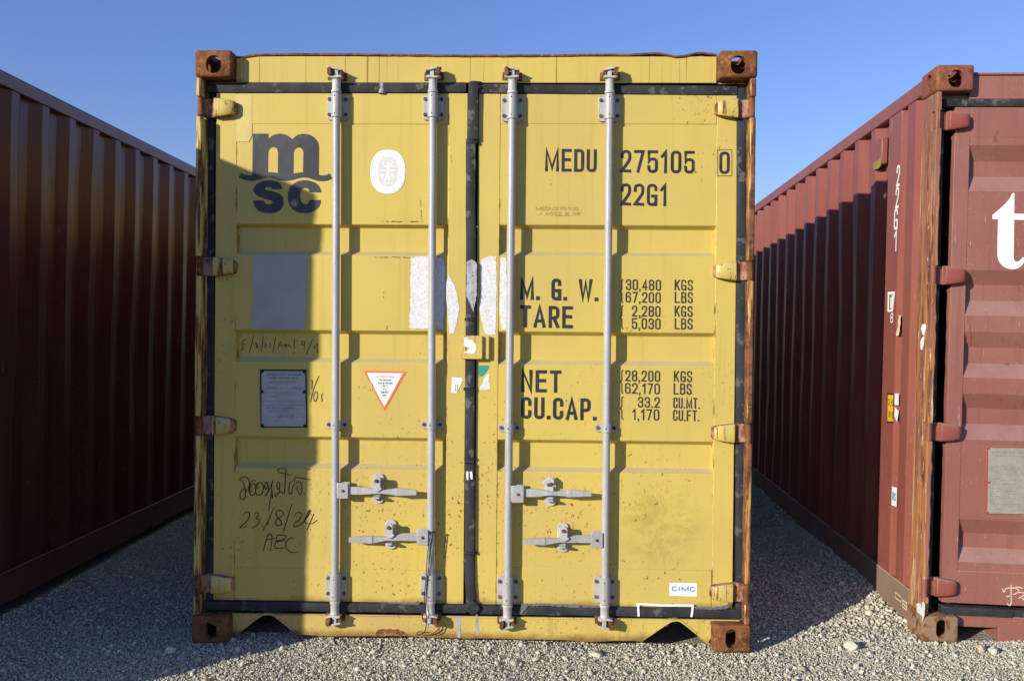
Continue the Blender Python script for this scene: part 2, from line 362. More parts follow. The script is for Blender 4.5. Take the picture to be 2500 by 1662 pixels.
def text(mb, s, x0, x1, z0, z1, y, wt=.12, m=0, mp=None, skew=0., gap=.12):
    """s fills the box x0..x1, z0..z1; skew = rise of the baseline along the line"""
    h = z1 - z0; ws = [GW.get(c, .44) for c in s]; tot = sum(ws) + gap * (len(s) - 1)
    k = (x1 - x0) / tot; t = wt * h; x = x0
    for c, w in zip(s, ws):
        gw = w * k; bz = z0 + skew * (x - x0)
        CNT[0] += 1; yy = y - .00012 * (CNT[0] % 5)
        if c in '.,':
            q = min(t * 1.15, gw * 1.3); ribbon(mb, [(x + gw / 2, bz), (x + gw / 2, bz + q)], q, yy, m, mp)
            if c == ',': ribbon(mb, [(x + gw / 2 + q * .2, bz), (x + gw / 2 - q * .3, bz - q * 1.1)], q * .55, yy - .00005, m, mp)
        elif c == "'": ribbon(mb, [(x + gw / 2, bz + h), (x + gw / 2, bz + h * .72)], t, yy, m, mp)
        elif c != ' ':
            iw, ih = max(gw - t, .0001), h - t
            for j, st in enumerate(GL[c]):
                pts = [((x + t / 2 + p[0] * iw), bz + t / 2 + p[1] * ih, *p[2:]) for p in st]
                if c not in 'O0' and len(pts) > 1:
                    pass
                P = fillet(pts, iw / 2, ih / 2)
                if c not in 'O08' and wt < .18:    # butt ends reach the edge of the letter box
                    for e, q in ((0, 1), (-1, -2)):
                        d = (P[e] - P[q]).normalized(); P[e] = P[e] + d * t * .5
                ribbon(mb, P, t, yy - .0002 * j, m, mp)
        x += gw + gap * k
    return mb

# ------------------------------------------------------------------ shared container pieces
def boolean(o, cutters):
    for c in cutters:
        b = o.modifiers.new("cut", 'BOOLEAN'); b.object = c; b.operation = 'DIFFERENCE'; b.solver = 'EXACT'
    me = bpy.data.meshes.new_from_object(o.evaluated_get(bpy.context.evaluated_depsgraph_get()))
    for c in cutters + [o]: bpy.data.objects.remove(c)
    return me
def casting_mesh(top):
    b = MB().box(0, .162, 0, .178, 0, .118).build("corner_casting", 'rust', None, .0125, 4)
    h = .064 if top else .066
    if top: f = rrect(.083 - .033, .083 + .033, .118 - .064 - .039, .118 - .064 + .039, .032, 8)
    else: f = rrect(.087 - .0245, .087 + .0245, .062 - .041, .062 + .041, .0235, 8)
    c1 = MB().prism(f, -.02, .09).build("c", 'dark'); c2 = MB().box(.026, .136, .026, .152, .024, .096).build("c", 'dark')
    side = rrect(.089 - .026, .089 + .026, .059 - .038, .059 + .038, .025, 8)
    c3 = MB().prism(side, -.02, .08).build("c", 'dark', smooth=False)
    for v in c3.data.vertices: x, y, z = v.co; v.co = (y, x, z)
    c3.data.flip_normals()
    c4 = MB().prism(rrect(.081 - .03, .081 + .03, .089 - .06, .089 + .06, .028, 8), .06, .16).build("c", 'dark', smooth=False)
    for v in c4.data.vertices: x, y, z = v.co; v.co = (x, z, y if top else .118 - y)
    if top: c4.data.flip_normals()
    bpy.context.view_layer.update()
    me = boolean(b, [c2, c1, c3, c4])
    return me
CT, CB = casting_mesh(True), casting_mesh(False)
def mirrored(me, ax):
    m = me.copy()
    for v in m.vertices: v.co[ax] = (.162 if ax == 0 else .178) - v.co[ax]
    m.flip_normals(); return m
def corr(a0, lead, pitch, L, w=(.26, .25, .25, .24), dep=.036):
    """corrugation profile: list of (along, depth) from a0 to L; lead = outer faces before the regular run"""
    pts = [(a0, 0)] + lead; a = lead[-1][0] if lead else a0
    while a + pitch < L - .02:
        pts += [(a + pitch * w[0], dep), (a + pitch * (w[0] + w[1]), dep), (a + pitch * (w[0] + w[1] + w[2]), 0), (a + pitch, 0)]; a += pitch
    return pts + [(L, 0)]
def side_wall(par, x, sgn, pts, mat, z0=.165, z1=2.512):
    mb = MB(); n = len(pts); rows = 15; rr = random.Random(int(x * 100) + int(pts[-3][0] * 1000)); ph = [rr.uniform(0, 6) for _ in range(6)]
    dents = [(rr.uniform(.3, 5.8), rr.uniform(.35, 2.2), rr.uniform(.10, .28), rr.uniform(.004, .012)) for _ in range(20)]
    def off(a, z):
        w = .002 * math.sin(3.1 * a + 1.7 * z + ph[0]) + .0015 * math.sin(7.3 * a - 2.9 * z + ph[1]) + .0015 * math.sin(19 * a + 5 * z + ph[2])
        for (da, dz, dr, dd) in dents: w += dd * math.exp(-((a - da) / dr) ** 2 - ((z - dz) / (dr * 1.6)) ** 2)
        return w * min(1, (z - z0) / .15, (z1 - z) / .15) * min(1, max(0, a - .62) / .2)
    v = []; f = []; R1 = rows + 1
    for t in (0, .004):
        for a, d in pts:
            for r in range(R1): z = z0 + (z1 - z0) * r / rows; v.append((x + sgn * (d + t + off(a, z)), a + .6 * off(a + 9, z) * (a < 5.5), z))
    for i in range(n - 1):
        for r in range(rows):
            q = (i * R1 + r, i * R1 + r + 1, (i + 1) * R1 + r + 1, (i + 1) * R1 + r); g = tuple(k_ + n * R1 for k_ in q)
            f += [q, g[::-1]] if sgn > 0 else [q[::-1], g]
    mb.add(v, f); return mb.build("side_wall", mat, par, 0, ang=15)
def shell(root, pal, lead, pitch, leadR=(), pitchR=.2775):
    """frame, walls and roof of a twenty foot box; pal: casting, post, rail, wall, roof materials"""
    L, W, H = 6.058, 2.438, 2.591
    for top, me in ((1, CT), (0, CB)):
        for rx in (0, 1):
            for ry in (0, 1):
                m = me
                if rx: m = mirrored(m, 0)
                elif 1: m = m.copy()
                if ry: m = mirrored(m, 1)
                m.materials.clear(); m.materials.append(MAT[pal[0]])
                o = link("corner_casting", m, root, 0, ang=30)
                o.location = (W - .162 if rx else 0, L - .178 if ry else 0, H - .118 if top else 0)
    for x0, x1 in ((.006, .066), (W - .066, W - .006)):
        MB().box(x0, x1, L - .16, L - .01, .118, H - .118).build("corner_post", pal[1], root, .006)
        MB().box(x0, x1, .17, L - .17, H - .088, H - .016).build("top_side_rail", pal[2], root, .006)
        MB().prism([(x0, .03), (x1, .03), (x1, .16), (x0, .185)] if x0 < 1 else [(x0, .03), (x1, .03), (x1, .185), (x0, .16)], .17, L - .17).build("bottom_side_rail", pal[2], root, .005)
    side_wall(root, .012, 1, corr(.15, lead, pitch, L - .15), pal[3])
    side_wall(root, W - .012, -1, corr(.15, list(leadR), pitchR, L - .15), pal[3])
    mb = MB(); pts = corr(.12, [], .209, L - .1, dep=.018); v = []
    for a, d in pts: v += [(.03, a, H - .012 - d), (W - .03, a, H - .012 - d)]
    mb.add(v, [(2 * i, 2 * i + 1, 2 * i + 3, 2 * i + 2) for i in range(len(pts) - 1)]).build("roof", pal[4], root)
    mb = MB(); pts = corr(.066, [], .25, W - .066, dep=.045); v = []
    for a, d in pts: v += [(a, L - .02 - d, .15), (a, L - .02 - d, 2.5)]
    mb.add(v, [(2 * i, 2 * i + 2, 2 * i + 3, 2 * i + 1) for i in range(len(pts) - 1)])
    mb.box(.066, W - .066, L - .08, L - .012, .02, .16).box(.066, W - .066, L - .08, L - .012, 2.5, 2.57).build("end_wall", pal[3], root, .004)
    MB().box(.07, W - .07, .14, L - .09, .125, .155).build("floor", 'floor', root)

# ------------------------------------------------------------------ ground
def hgt(x, y):
    """height of the gravel: nearly level, heaped a little along the maroon container"""
    x = np.asarray(x, float); y = np.asarray(y, float)
    h = -.012 + .006 * np.sin(2.1 * x + 1.3 * y) + .005 * np.sin(5.3 * x - 3.1 * y + 1) + .003 * np.sin(13 * x + 9 * y)
    d = (3.246 + .0565 * (y - .186)) - x                 # distance to the maroon side
    h = h + .060 * np.exp(-((d - .02) / .16) ** 2) * np.clip((y - .35) / .5, 0, 1)
    inside = (x > .25) & (x < 2.2) & (y > -.02) & (y < .15)
    return h - .0 * inside
def grid_axis(a, b, step, far):
    c = list(np.arange(a, b + 1e-6, step)); lo, hi = [], []; d = step * 2
    while (lo[-1] if lo else a) > -far: lo.append((lo[-1] if lo else a) - d); hi.append((hi[-1] if hi else b) + d); d *= 1.5
    return np.array(lo[::-1] + c + hi)
gx, gy = grid_axis(-2.4, 5.2, .05, 700), grid_axis(-2.6, 10, .05, 700)
X, Y = np.meshgrid(gx, gy); Z = hgt(X, Y)
Z = np.where((np.abs(X - 1.4) < 5.5) & (np.abs(Y - 3.5) < 8), Z, -.012) - .004
me = bpy.data.meshes.new("ground"); nx, ny = len(gx), len(gy)
idx = np.arange(nx * ny).reshape(ny, nx)
me.from_pydata(np.stack([X, Y, Z], -1).reshape(-1, 3).tolist(), [], np.stack([idx[:-1, :-1], idx[:-1, 1:], idx[1:, 1:], idx[1:, :-1]], -1).reshape(-1, 4).tolist())
k = NT("gravel_ground")
v1 = k.n("TexVoronoi"); v1.inputs["Scale"].default_value = 75; k.l(k.raw, v1.inputs["Vector"])
v2 = k.n("TexVoronoi"); v2.inputs["Scale"].default_value = 190; k.l(k.raw, v2.inputs["Vector"])
g1 = k.sep(v1.outputs["Color"])[0]; g2 = k.sep(v2.outputs["Color"])[1]
c = k.mix(k.ramp(g1, .0, 1.), (.36, .335, .28), (.62, .58, .49))
c = k.mix(.5, c, k.mix(g2, (.36, .335, .285), (.64, .60, .51)))
c = k.mix(k.ramp(k.noise(.8, 5, co=k.raw), .4, .7, 0, .35), c, (.38, .34, .26))
far = k.n("VectorMath"); far.operation = 'DISTANCE'; far.inputs[1].default_value = (1.2, 1.5, 0); k.l(k.raw, far.inputs[0])
c = k.mix(k.math('MAXIMUM', k.ramp(far.outputs["Value"], 4.5, 8., 0, .9), k.ramp(k.math('ADD', k.sep()[1], k.math('MULTIPLY', k.noise(1.3, 4, co=k.raw), .7)), -.35, -1.15, 0, .9)), c, (.15, .125, .095))     # ground out of view, darkened to cut light bounced into the shade
hh = k.math('ADD', k.math('MULTIPLY', v1.outputs["Distance"], -1.), k.math('MULTIPLY', v2.outputs["Distance"], -.45))
c = k.mix(1., c, (.92, .91, .86), 'MULTIPLY')
me.materials.append(k.out(c, .95, 0., k.bump(hh, .9, .02), .2))
ground = link("ground", me); ground["kind"] = "structure"; ground["label"] = "grey gravel yard between the containers"; ground["category"] = "ground"

# gravel: loose crushed stones lying on the yard, one object
k = NT("crushed_stone"); g = k.n("NewGeometry"); ri = g.outputs["Random Per Island"]
cr = k.n("ValToRGB"); k.l(ri, cr.inputs[0]); el = cr.color_ramp.elements
el[0].color = (.36, .345, .30, 1); el[1].color = (.86, .83, .67, 1); el[1].position = 1
for p, cc in ((.2, (.56, .535, .44)), (.5, (.70, .66, .51)), (.6, (.55, .54, .46)), (.8, (.76, .71, .57)), (.86, (.56, .44, .32)), (.9, (.76, .74, .61))):
    e = el.new(p); e.color = (*cc, 1)
c = k.mix(k.ramp(k.noise(60, 4, co=k.raw), .3, .7, 0, .3), cr.outputs[0], (.56, .52, .39))
c = k.mix(1., c, (.92, .91, .86), 'MULTIPLY')
STONE = k.out(c, .9, 0., k.bump(k.noise(150, 4, co=k.raw), .3, .002), .25); MAT['stone'] = STONE
def ico(sub):
    bm = bmesh.new(); bmesh.ops.create_icosphere(bm, subdivisions=sub, radius=1)
    v = np.array([q.co[:] for q in bm.verts]); bm.verts.index_update(); f = np.array([[q.index for q in t.verts] for t in bm.faces]); bm.free(); return v, f
def stones(areas, name):
    iv, fc = ico(1); nv = len(iv); vs, fs = [], []; o = 0
    for (x0, x1, y0, y1, dens, rmin, rmax) in areas:
        n = int((x1 - x0) * (y1 - y0) * dens)
        px_, py_ = RNG.uniform(x0, x1, n), RNG.uniform(y0, y1, n)
        keep = ~((px_ > .03) & (px_ < 2.40) & (py_ > .16)) & ~((px_ < -1.06) & (py_ > -1.30))
        wx = 3.262 + .0565 * (py_ - .186); keep &= ~((px_ > wx + .02) & (px_ < 5.8) & (py_ > .2 - .0565 * (px_ - 3.246) + .10))
        px_, py_ = px_[keep], py_[keep]; n = len(px_)
        r = rmin + (rmax - rmin) * RNG.beta(1.1, 5.5, n)
        sc = r[:, None] * RNG.uniform([.75, .65, .42], [1.35, 1.15, .75], (n, 3))
        V = iv[None] * RNG.uniform(.72, 1.2, (n, nv, 1)) * sc[:, None, :]
        q = RNG.normal(size=(n, 4)); q[:, 1:3] *= .45; q /= np.linalg.norm(q, axis=1)[:, None]; w, x, y, z = q.T
        R = np.stack([1 - 2 * (y * y + z * z), 2 * (x * y - z * w), 2 * (x * z + y * w), 2 * (x * y + z * w), 1 - 2 * (x * x + z * z), 2 * (y * z - x * w),
                      2 * (x * z - y * w), 2 * (y * z + x * w), 1 - 2 * (x * x + y * y)], -1).reshape(n, 3, 3)
        V = np.einsum('nij,nkj->nki', R, V)
        V += np.stack([px_, py_, hgt(px_, py_) + sc[:, 2] * RNG.uniform(.05, .6, n)], -1)[:, None]
        vs.append(V.reshape(-1, 3)); fs.append((fc[None] + (o + np.arange(n) * nv)[:, None, None]).reshape(-1, 3)); o += n * nv
    V = np.concatenate(vs).astype(np.float32); F = np.concatenate(fs).astype(np.int32)
    me = bpy.data.meshes.new(name); me.vertices.add(len(V)); me.vertices.foreach_set("co", V.ravel())
    me.loops.add(F.size); me.loops.foreach_set("vertex_index", F.ravel()); me.polygons.add(len(F))
    me.polygons.foreach_set("loop_start", np.arange(0, F.size, 3, dtype=np.int32)); me.polygons.foreach_set("loop_total", np.full(len(F), 3, np.int32))
    me.update(); me.materials.append(STONE); ob = bpy.data.objects.new(name, me); COL.objects.link(ob); return ob
gr = stones([(-1.5, 4.4, -.75, .22, 19000, .0024, .0105), (-1.5, 4.4, -.75, .22, 170, .009, .024), (-2.4, 5, -2.4, -.75, 450, .006, .020), (4.4, 7, -2, .1, 3000, .005, .014), (-1.1, .06, .2, 2.2, 8000, .003, .014), (-1.1, .06, .2, 2.2, 120, .010, .022), (-1.1, .06, 2.2, 6, 1800, .006, .022),
             (2.38, 3.35, .2, 2.4, 9000, .003, .014), (2.38, 3.35, .2, 2.4, 130, .010, .024), (2.38, 3.8, 2.4, 8, 1200, .007, .024), (2.85, 3.32, .4, 1.6, 900, .008, .026)], "gravel")
gr["kind"] = "stuff"; gr["label"] = "loose grey and beige crushed stones covering the yard"; gr["category"] = "gravel"

def rock(px, py, r, label, sq=(1.2, .9, .7), seed=1):
    rr = np.random.default_rng(seed); p = pix(px, py, 2, 0.)
    v, f = ico(3); n = rr.normal(size=(16, 3)); n /= np.linalg.norm(n, axis=1)[:, None]
    for a in n:                                     # facets knocked off by planes
        d = v @ a; h = rr.uniform(.60, .84); v = v - np.maximum(d - h, 0)[:, None] * a
    v = v * (1 + .03 * np.sin(v @ rr.normal(size=(3, 1)) * 4)) * np.array(sq) * r
    me = bpy.data.meshes.new("stone"); me.from_pydata(v.tolist(), [], f.tolist()); me.materials.append(STONE)
    o = link("stone", me, None, ang=28); o.location = (p.x, p.y, float(hgt(p.x, p.y)) + r * sq[2] * .55); o.rotation_euler = (0, 0, rr.uniform(0, 6))
    o["label"] = label; o["category"] = "stone"; o["group"] = "larger stones lying in the gravel"
rock(1453, 1588, .026, "flat tan stone lying against the bottom of the yellow container's sill", (1.6, .9, .62), 3)
rock(2079, 1578, .030, "large pale rounded stone alone on sunlit gravel between yellow and maroon containers", (1.25, 1, .85), 5)
rock(1958, 1627, .020, "dark grey flat stone near the bottom edge of the photo, right of the yellow container", (1.5, 1, .5), 8)
rock(2395, 1588, .022, "whitish stone below the maroon container's forklift notch, left one of a pair", (1, 1, .9), 12)
rock(2425, 1590, .022, "whitish stone below the maroon container's forklift notch, right one of a pair", (1.3, .9, .75), 14)
rock(2090, 1618, .016, "small pale stone on gravel below the large rounded stone", (1.1, 1, .8), 15)
rock(413, 1587, .024, "bluish pale stone in the shade left of the yellow container's bottom corner", (1.1, .9, .8), 21)

# ------------------------------------------------------------------ the yellow container
Wc, Lc, Hc = 2.438, 6.058, 2.591
yc = empty("shipping_container", IDN, "sunlit yellow shipping container with rusty corners and closed double doors", "container", "shipping containers parked side by side")
shell(yc, ('rust', 'yellow_worn', 'yellow', 'yellow', 'yellow'), [], .2775)
def ux(px, py=820, d=D0): return U(px, py, d)[0]
def vz(py, px=1150, d=D0): return U(px, py, d)[1]
# corner posts at the door end: outer bar with a folded inner channel, broken at the hinges
HZ = {0: [261, 650, 1039, 1428], 1: [263, 661, 1058, 1449]}
for sd_ in (0, 1):
    z = [vz(y, 470 if not sd_ else 1835, .02) for y in HZ[sd_]]
    cuts = [Hc - .118] + [q for a in z for q in (a + .043, a - .043)] + [.118]
    mb = MB(); a0, a1 = (.004, .030) if not sd_ else (Wc - .030, Wc - .004)
    for zt, zb in zip(cuts[::2], cuts[1::2]):
        mb.box(a0, a1, .006, .060, zb, zt)
    b0, b1 = (.006, .034) if not sd_ else (Wc - .034, Wc - .006)
    mb.box(b0, b1, .0605, .16, .118, Hc - .118)
    c0, c1 = (.0345, .062) if not sd_ else (Wc - .062, Wc - .0345)
    mb.box(c0, c1, .082, .15, .118, Hc - .118)
    p = mb.build("corner_post", 'yellow_worn' if not sd_ else 'rust_post', yc, .006)
    if sd_: p["label"] = "rust streaked corner post"
# header: face plate, buckled rusty lip on top and rusty cam keepers
zt = vz(136, 1150, .05); zl = vz(201, 1150, .05)
mb = MB(); mb.box(.163, Wc - .163, .050, .058, zl, zt); mb.box(.02, .163, .062, .07, zl, Hc - .119); mb.box(Wc - .163, Wc - .02, .062, .07, zl, Hc - .119)
mb.box(.163, .163 + .03, .044, .0495, zl + .01, zt - .004)
header = mb.build("header", 'yellow_head', yc, .003)
mb = MB(); n = 70; v = []
rr = random.Random(4)
for i in range(n + 1):
    x = .165 + (Wc - .33) * i / n; t = i / n
    w = .003 * math.sin(9 * t) + (.010 * math.sin((t - .84) * 60) * math.exp(-((t - .93) / .07) ** 2)) + rr.uniform(-.0008, .0008) - .012 * math.exp(-(t / .03) ** 2)
    for yy, dz in ((.043, 0), (.043, .008), (.075, .010), (.075, .0)): v.append((x, yy + rr.uniform(-.001, .001), zt + w + dz))
f = [(4 * i + a, 4 * i + b, 4 * i + 4 + b, 4 * i + 4 + a) for i in range(n) for a, b in ((0, 1), (1, 2), (2, 3), (3, 0))]
lip = mb.add(v, f).build("top_lip", 'rust', header)
for i in range(4): pass
# sill with its two raised notches
def bl(px, py, d=.05): return U(px, py, d)
sill_poly = [bl(497, 1497), bl(1826, 1515), bl(1822, 1540), bl(1737, 1558), bl(1729, 1577), bl(1700, 1549), bl(1663, 1520), bl(1645, 1518), bl(1628, 1526), bl(1566, 1568), bl(1520, 1568),
             bl(1395, 1566), bl(1260, 1562), bl(1150, 1560), bl(1000, 1556), bl(800, 1553), bl(730, 1551), bl(712, 1540), bl(668, 1506), bl(648, 1502), bl(632, 1508), bl(590, 1540), bl(572, 1552), bl(558, 1540), bl(497, 1520)]
sill_poly = [(min(max(x, .035), Wc - .035), z) for x, z in sill_poly]
def soften(P): return [tuple(q) for q in spline([Vector(p) for p in P], 4)]
rr = random.Random(2)
low_ = []
for p, q in zip(sill_poly[9:16], sill_poly[10:17]):
    n = max(1, int(math.dist(p, q) / .06))
    low_ += [(p[0] + (q[0] - p[0]) * (t + .5) / n, p[1] + (q[1] - p[1]) * (t + .5) / n + rr.uniform(-.0035, .0035)) for t in range(n)]
rightn, leftn = soften(sill_poly[5:10]), soften(sill_poly[16:23])
sill_poly = sill_poly[:5] + rightn + low_ + leftn + sill_poly[23:]
sill_poly = [p for i, p in enumerate(sill_poly) if i == 0 or math.dist(p, sill_poly[i - 1]) > .004]
mb = MB(); mb.prism(sill_poly, .050, .062)
mb.box(.17, Wc - .17, .0625, .30, .135, .16)
sill = mb.build("sill", 'yellow_sill', yc, .0025); sill["label"] = "dented yellow sill with rusted lower edge"
for name, lst in (("notch_rim", (rightn, leftn)),):
    for P in lst:
        mb = MB(); v = []
        for (x, z) in P: v += [(x, .046, z), (x, .16, z), (x, .16, z + .008), (x, .046, z + .008)]
        f = [(4 * i + a, 4 * i + 4 + a, 4 * i + 4 + (a + 1) % 4, 4 * i + (a + 1) % 4) for i in range(len(P) - 1) for a in range(4)]
        mb.add(v, f).build("notch_rim", 'yellow_sill', sill)
# doors ------------------------------------------------------------
DP = .028
def door_panel(mb, u0, u1, ys, xm, ztop, zbot):
    """pressed panel: flush fields with three recessed bands"""
    prof = [(ztop, 0)]
    for (a, b, c_, d) in ys: prof += [(vz(a, xm), 0), (vz(b, xm, D0 + DP), DP), (vz(c_, xm, D0 + DP), DP), (vz(d, xm), 0)]
    prof += [(zbot, 0)]; v = []
    dense = []
    for (z0_, d0_), (z1_, d1_) in zip(prof, prof[1:]):
        dense.append((z0_, d0_))
    dense.append(prof[-1])
    nU = 1
    for z, d in dense: v += [(u0, D0 + .002 + d, z), (u1, D0 + .002 + d, z)]
    mb.add(v, [(2 * i, 2 * i + 2, 2 * i + 3, 2 * i + 1) for i in range(len(dense) - 1)])
BANDS = {0: [(547, 556, 613, 622), (806, 815, 873, 885), (1067, 1074, 1131, 1146)], 1: [(549, 560, 615, 625), (811, 820, 880, 893), (1076, 1083, 1141, 1155)]}
SEAM = {0: (573, 1091), 1: (1217, 1746)}; EDGE = {0: (522, 1137), 1: (1163, 1797)}
zdt = {0: vz(226, 800), 1: vz(228, 1500)}; zdb = {0: vz(1470, 800), 1: vz(1482, 1500)}
MAT['yellow_door'] = paint("yellow_door_paint", YEL, YEL2, 1., .24, spec=.22, seams=[(ux(573), .006), (ux(1091), .006), (ux(1217), .007), (ux(1746), .006)],
                           hot=[(ux(1350), vz(1270), .24), (ux(930), vz(1240), .22), (ux(1690), vz(255), .14), (ux(1110), vz(1290), .2), (ux(900), vz(950), .09), (ux(1195), vz(1200), .22), (ux(555), vz(665), .09), (ux(960), vz(1420), .15)],
                           scuff=(ux(1620), vz(1280), .22), rustz=[(.20, .165, .55)])
def make_door(i):
    s0, s1 = ux(SEAM[i][0]), ux(SEAM[i][1]); e0, e1 = ux(EDGE[i][0]), ux(EDGE[i][1]); zt_, zb_ = zdt[i], zdb[i]; xm = (800, 1480)[i]
    mb = MB()
    mb.box(e0, s0, D0, D0 + .045, zb_, zt_); mb.box(s1, e1, D0, D0 + .045, zb_, zt_)
    zs, zq = vz(302, xm), vz(1389, xm)
    mb.box(s0 + .0005, s1 - .0005, D0 + .0005, D0 + .006, zs, zt_ - .0005); mb.box(s0 + .0005, s1 - .0005, D0 + .0005, D0 + .006, zb_ + .0005, zq)
    mb.add([(s0, D0 + .044, zb_), (s1, D0 + .044, zb_), (s1, D0 + .044, zt_), (s0, D0 + .044, zt_)], [(0, 1, 2, 3)])
    door_panel(mb, s0 - .001, s1 + .001, BANDS[i], xm, zs, zq)
    d = mb.build("door", 'yellow_door', yc, .0028, 2)
    d["label"] = ("left door with ship company emblem, round seal mark and handwriting", "right door with stencilled identification and weights")[i]
    return d
DOOR = [make_door(0), make_door(1)]

# gaskets
def strip(path, w, d0, d1, name, par, mat='rubber', bev=.006):
    mb = MB(); n = len(path); P = [Vector(p) for p in path]; v = []
    for i in range(n):
        d = (P[min(i + 1, n - 1)] - P[max(i - 1, 0)]).normalized(); nn = Vector((-d.y, d.x)) * w / 2
        a, b = P[i] + nn, P[i] - nn; m_ = P[i]
        v += [(a.x, d1, a.y), (a.x * .8 + m_.x * .2, d0 + .003, a.y * .8 + m_.y * .2), (a.x * .3 + m_.x * .7, d0, a.y * .3 + m_.y * .7), (b.x * .4 + m_.x * .6, d0 + .002, b.y * .4 + m_.y * .6), (b.x * .8 + m_.x * .2, d0 + .004, b.y * .8 + m_.y * .2), (b.x, d1, b.y)]
    f = [(6 * i + k_, 6 * i + k_ + 1, 6 * i + 7 + k_, 6 * i + 6 + k_) for i in range(n - 1) for k_ in range(5)]
    f += [tuple(range(6)), tuple(range(6 * n - 1, 6 * n - 7, -1))]
    return mb.add(v, f).build(name, mat, par, 0, ang=50)
GD = (.044, .070)
def wob(p, q, n, amp, seed):
    rr = random.Random(seed); return [(p[0] + (q[0] - p[0]) * t / n + rr.uniform(-amp, amp), p[1] + (q[1] - p[1]) * t / n + rr.uniform(-amp, amp)) for t in range(n + 1)]
strip(wob(U(497, 214), U(1138, 213), 8, .0012, 1), .050, *GD, "gasket", DOOR[0])
strip(wob(U(508, 205), U(505, 1478), 8, .001, 2), .052, .062, .085, "gasket", DOOR[0])
strip(wob(U(497, 1478), U(1138, 1487), 9, .002, 3), .047, *GD, "gasket", DOOR[0])
strip(wob(U(1156, 200, .04), U(1154, 340, .04), 3, .001, 4), .052, .030, .07, "gasket", DOOR[0])["label"] = "taped upper end of the centre gasket"
strip(wob(U(1149, 341), U(1149.5, 818), 8, .0008, 5), .050, .036, .07, "gasket", DOOR[0])
strip(wob(U(1149, 819), U(1146, 1130), 5, .0008, 6), .047, .036, .07, "gasket", DOOR[0])
strip(wob(U(1147, 1131), U(1147, 1350), 4, .0008, 7), .050, .034, .07, "gasket", DOOR[0])
strip(wob(U(1145, 1351), U(1150, 1485), 4, .0015, 8), .050, .037, .07, "gasket", DOOR[0])
strip(wob(U(1162, 215), U(1800, 220), 8, .001, 9), .046, *GD, "gasket", DOOR[1])
strip(wob(U(1811.5, 214), U(1809, 1505), 8, .0008, 10), .052, .048, .085, "gasket", DOOR[1])
strip(wob(U(1165, 1488), U(1815, 1498), 11, .002, 11), .049, *GD, "gasket", DOOR[1])
# tape wraps and torn rubber on the gaskets
def wrap(px, py, w, h, par, mat, seed, d=.0335):
    rr = random.Random(seed); x, z = U(px, py, d); mb = MB(); n = 9; v = []
    for a in range(5):
        for b in range(n):
            t = b / (n - 1); ang = -1.25 + 2.5 * t
            v.append((x + math.sin(ang) * w * .55 + rr.uniform(-.0015, .0015), d + (1 - math.cos(ang)) * .02 + rr.uniform(-.0012, .0012) - .003 * math.sin(a * 2.1), z + (a - 2) / 4 * h + rr.uniform(-.25, .25) * h / 4))
    mb.add(v, [(a * n + b, a * n + b + 1, (a + 1) * n + b + 1, (a + 1) * n + b) for a in range(4) for b in range(n - 1)])
    return mb.build("tape_wrap", mat, par, ang=25)
for a in ((1161, 205, .055, .030, 'rubber', 1), (1153, 343, .056, .02, 'rubber', 2), (1147, 1121, .052, .012, 'rubber', 3), (1148, 1351, .058, .014, 'rubber', 4), (1148, 780, .052, .014, 'rubber', 5), (1146, 950, .054, .014, 'rubber', 6)):
    wrap(a[0], a[1], a[2], a[3], DOOR[0], a[4], a[5])
x, z = U(1153, 1484, .03); mb = MB()
mb.prism(ragged([(x - .030, z + .010), (x - .012, z + .020), (x + .004, z + .034), (x + .020, z + .016), (x + .038, z - .006), (x + .016, z - .026), (x + .004, z - .036), (x - .014, z - .026), (x - .036, z - .016)], .0035, .014, 6), .028, .045).build("rubber_patch", 'rubber', DOOR[0], .006, 3)
# old grey sealant smeared along the lower gasket, paler touch-up by the hinge
for par, q, sd2 in ((DOOR[1], [(1273, 1475), (1330, 1473), (1400, 1477), (1462, 1480), (1462, 1484), (1400, 1484), (1340, 1479), (1290, 1481), (1274, 1500), (1270, 1498)], 1), (DOOR[1], [(1692, 1481), (1740, 1483), (1772, 1478), (1786, 1470), (1788, 1474), (1776, 1488), (1740, 1489), (1700, 1488)], 2),
                    (DOOR[0], [(930, 1469), (1010, 1472), (1020, 1467), (1024, 1476), (1016, 1478), (930, 1473)], 3)):
    o = MB().flat(ragged([U(*p, .041) for p in q], .0022, .008, sd2), .0405).build("sealant_smear", 'sealant', par, smooth=False)
MB().flat([U(*p) for p in ((575, 229), (613, 229), (613, 330), (606, 345), (575, 345))], D0 - .0004).build("paint_patch", 'newyel', DOOR[0], smooth=False)["label"] = "paler touched up square by the top left hinge"
mb = MB(); mb.flat(ragged([U(1139, 640, .035), U(1150, 632, .035), U(1163, 640, .035), U(1163, 720, .035), U(1155, 763, .035), (U(1138, 722, .035))], .0022, .01, 3), .0345).build("paint_patch", 'peelgrey', DOOR[0], smooth=False)
x0, z0 = U(795, 213, .043)
wrap(931, 213, .03, .045, DOOR[0], 'peelgrey', 9, .0415)
mb = MB(); mb.flat(ragged([U(1137, 1152, .033), U(1143, 1150, .033), U(1143, 1172, .033), U(1139, 1173, .033)], .001, .006, 2), .0325).flat(ragged([U(1146, 1152, .033), U(1152, 1150, .033), U(1154, 1171, .033), U(1148, 1170, .033)], .001, .006, 4), .0325).build("sticker_scrap", 'white', DOOR[0], smooth=False)
# white chalky line drawn on the lower gasket
mb = MB(); P = [U(1560, 1506, .04), U(1559, 1482, .04), U(1562, 1476, .04), U(1620, 1479, .04), U(1684, 1479, .04), U(1692, 1482, .04), U(1689, 1507, .04)]
ribbon(mb, spline(P, 6), .0095, .0415).build("chalk_line", 'white', DOOR[1], smooth=False)

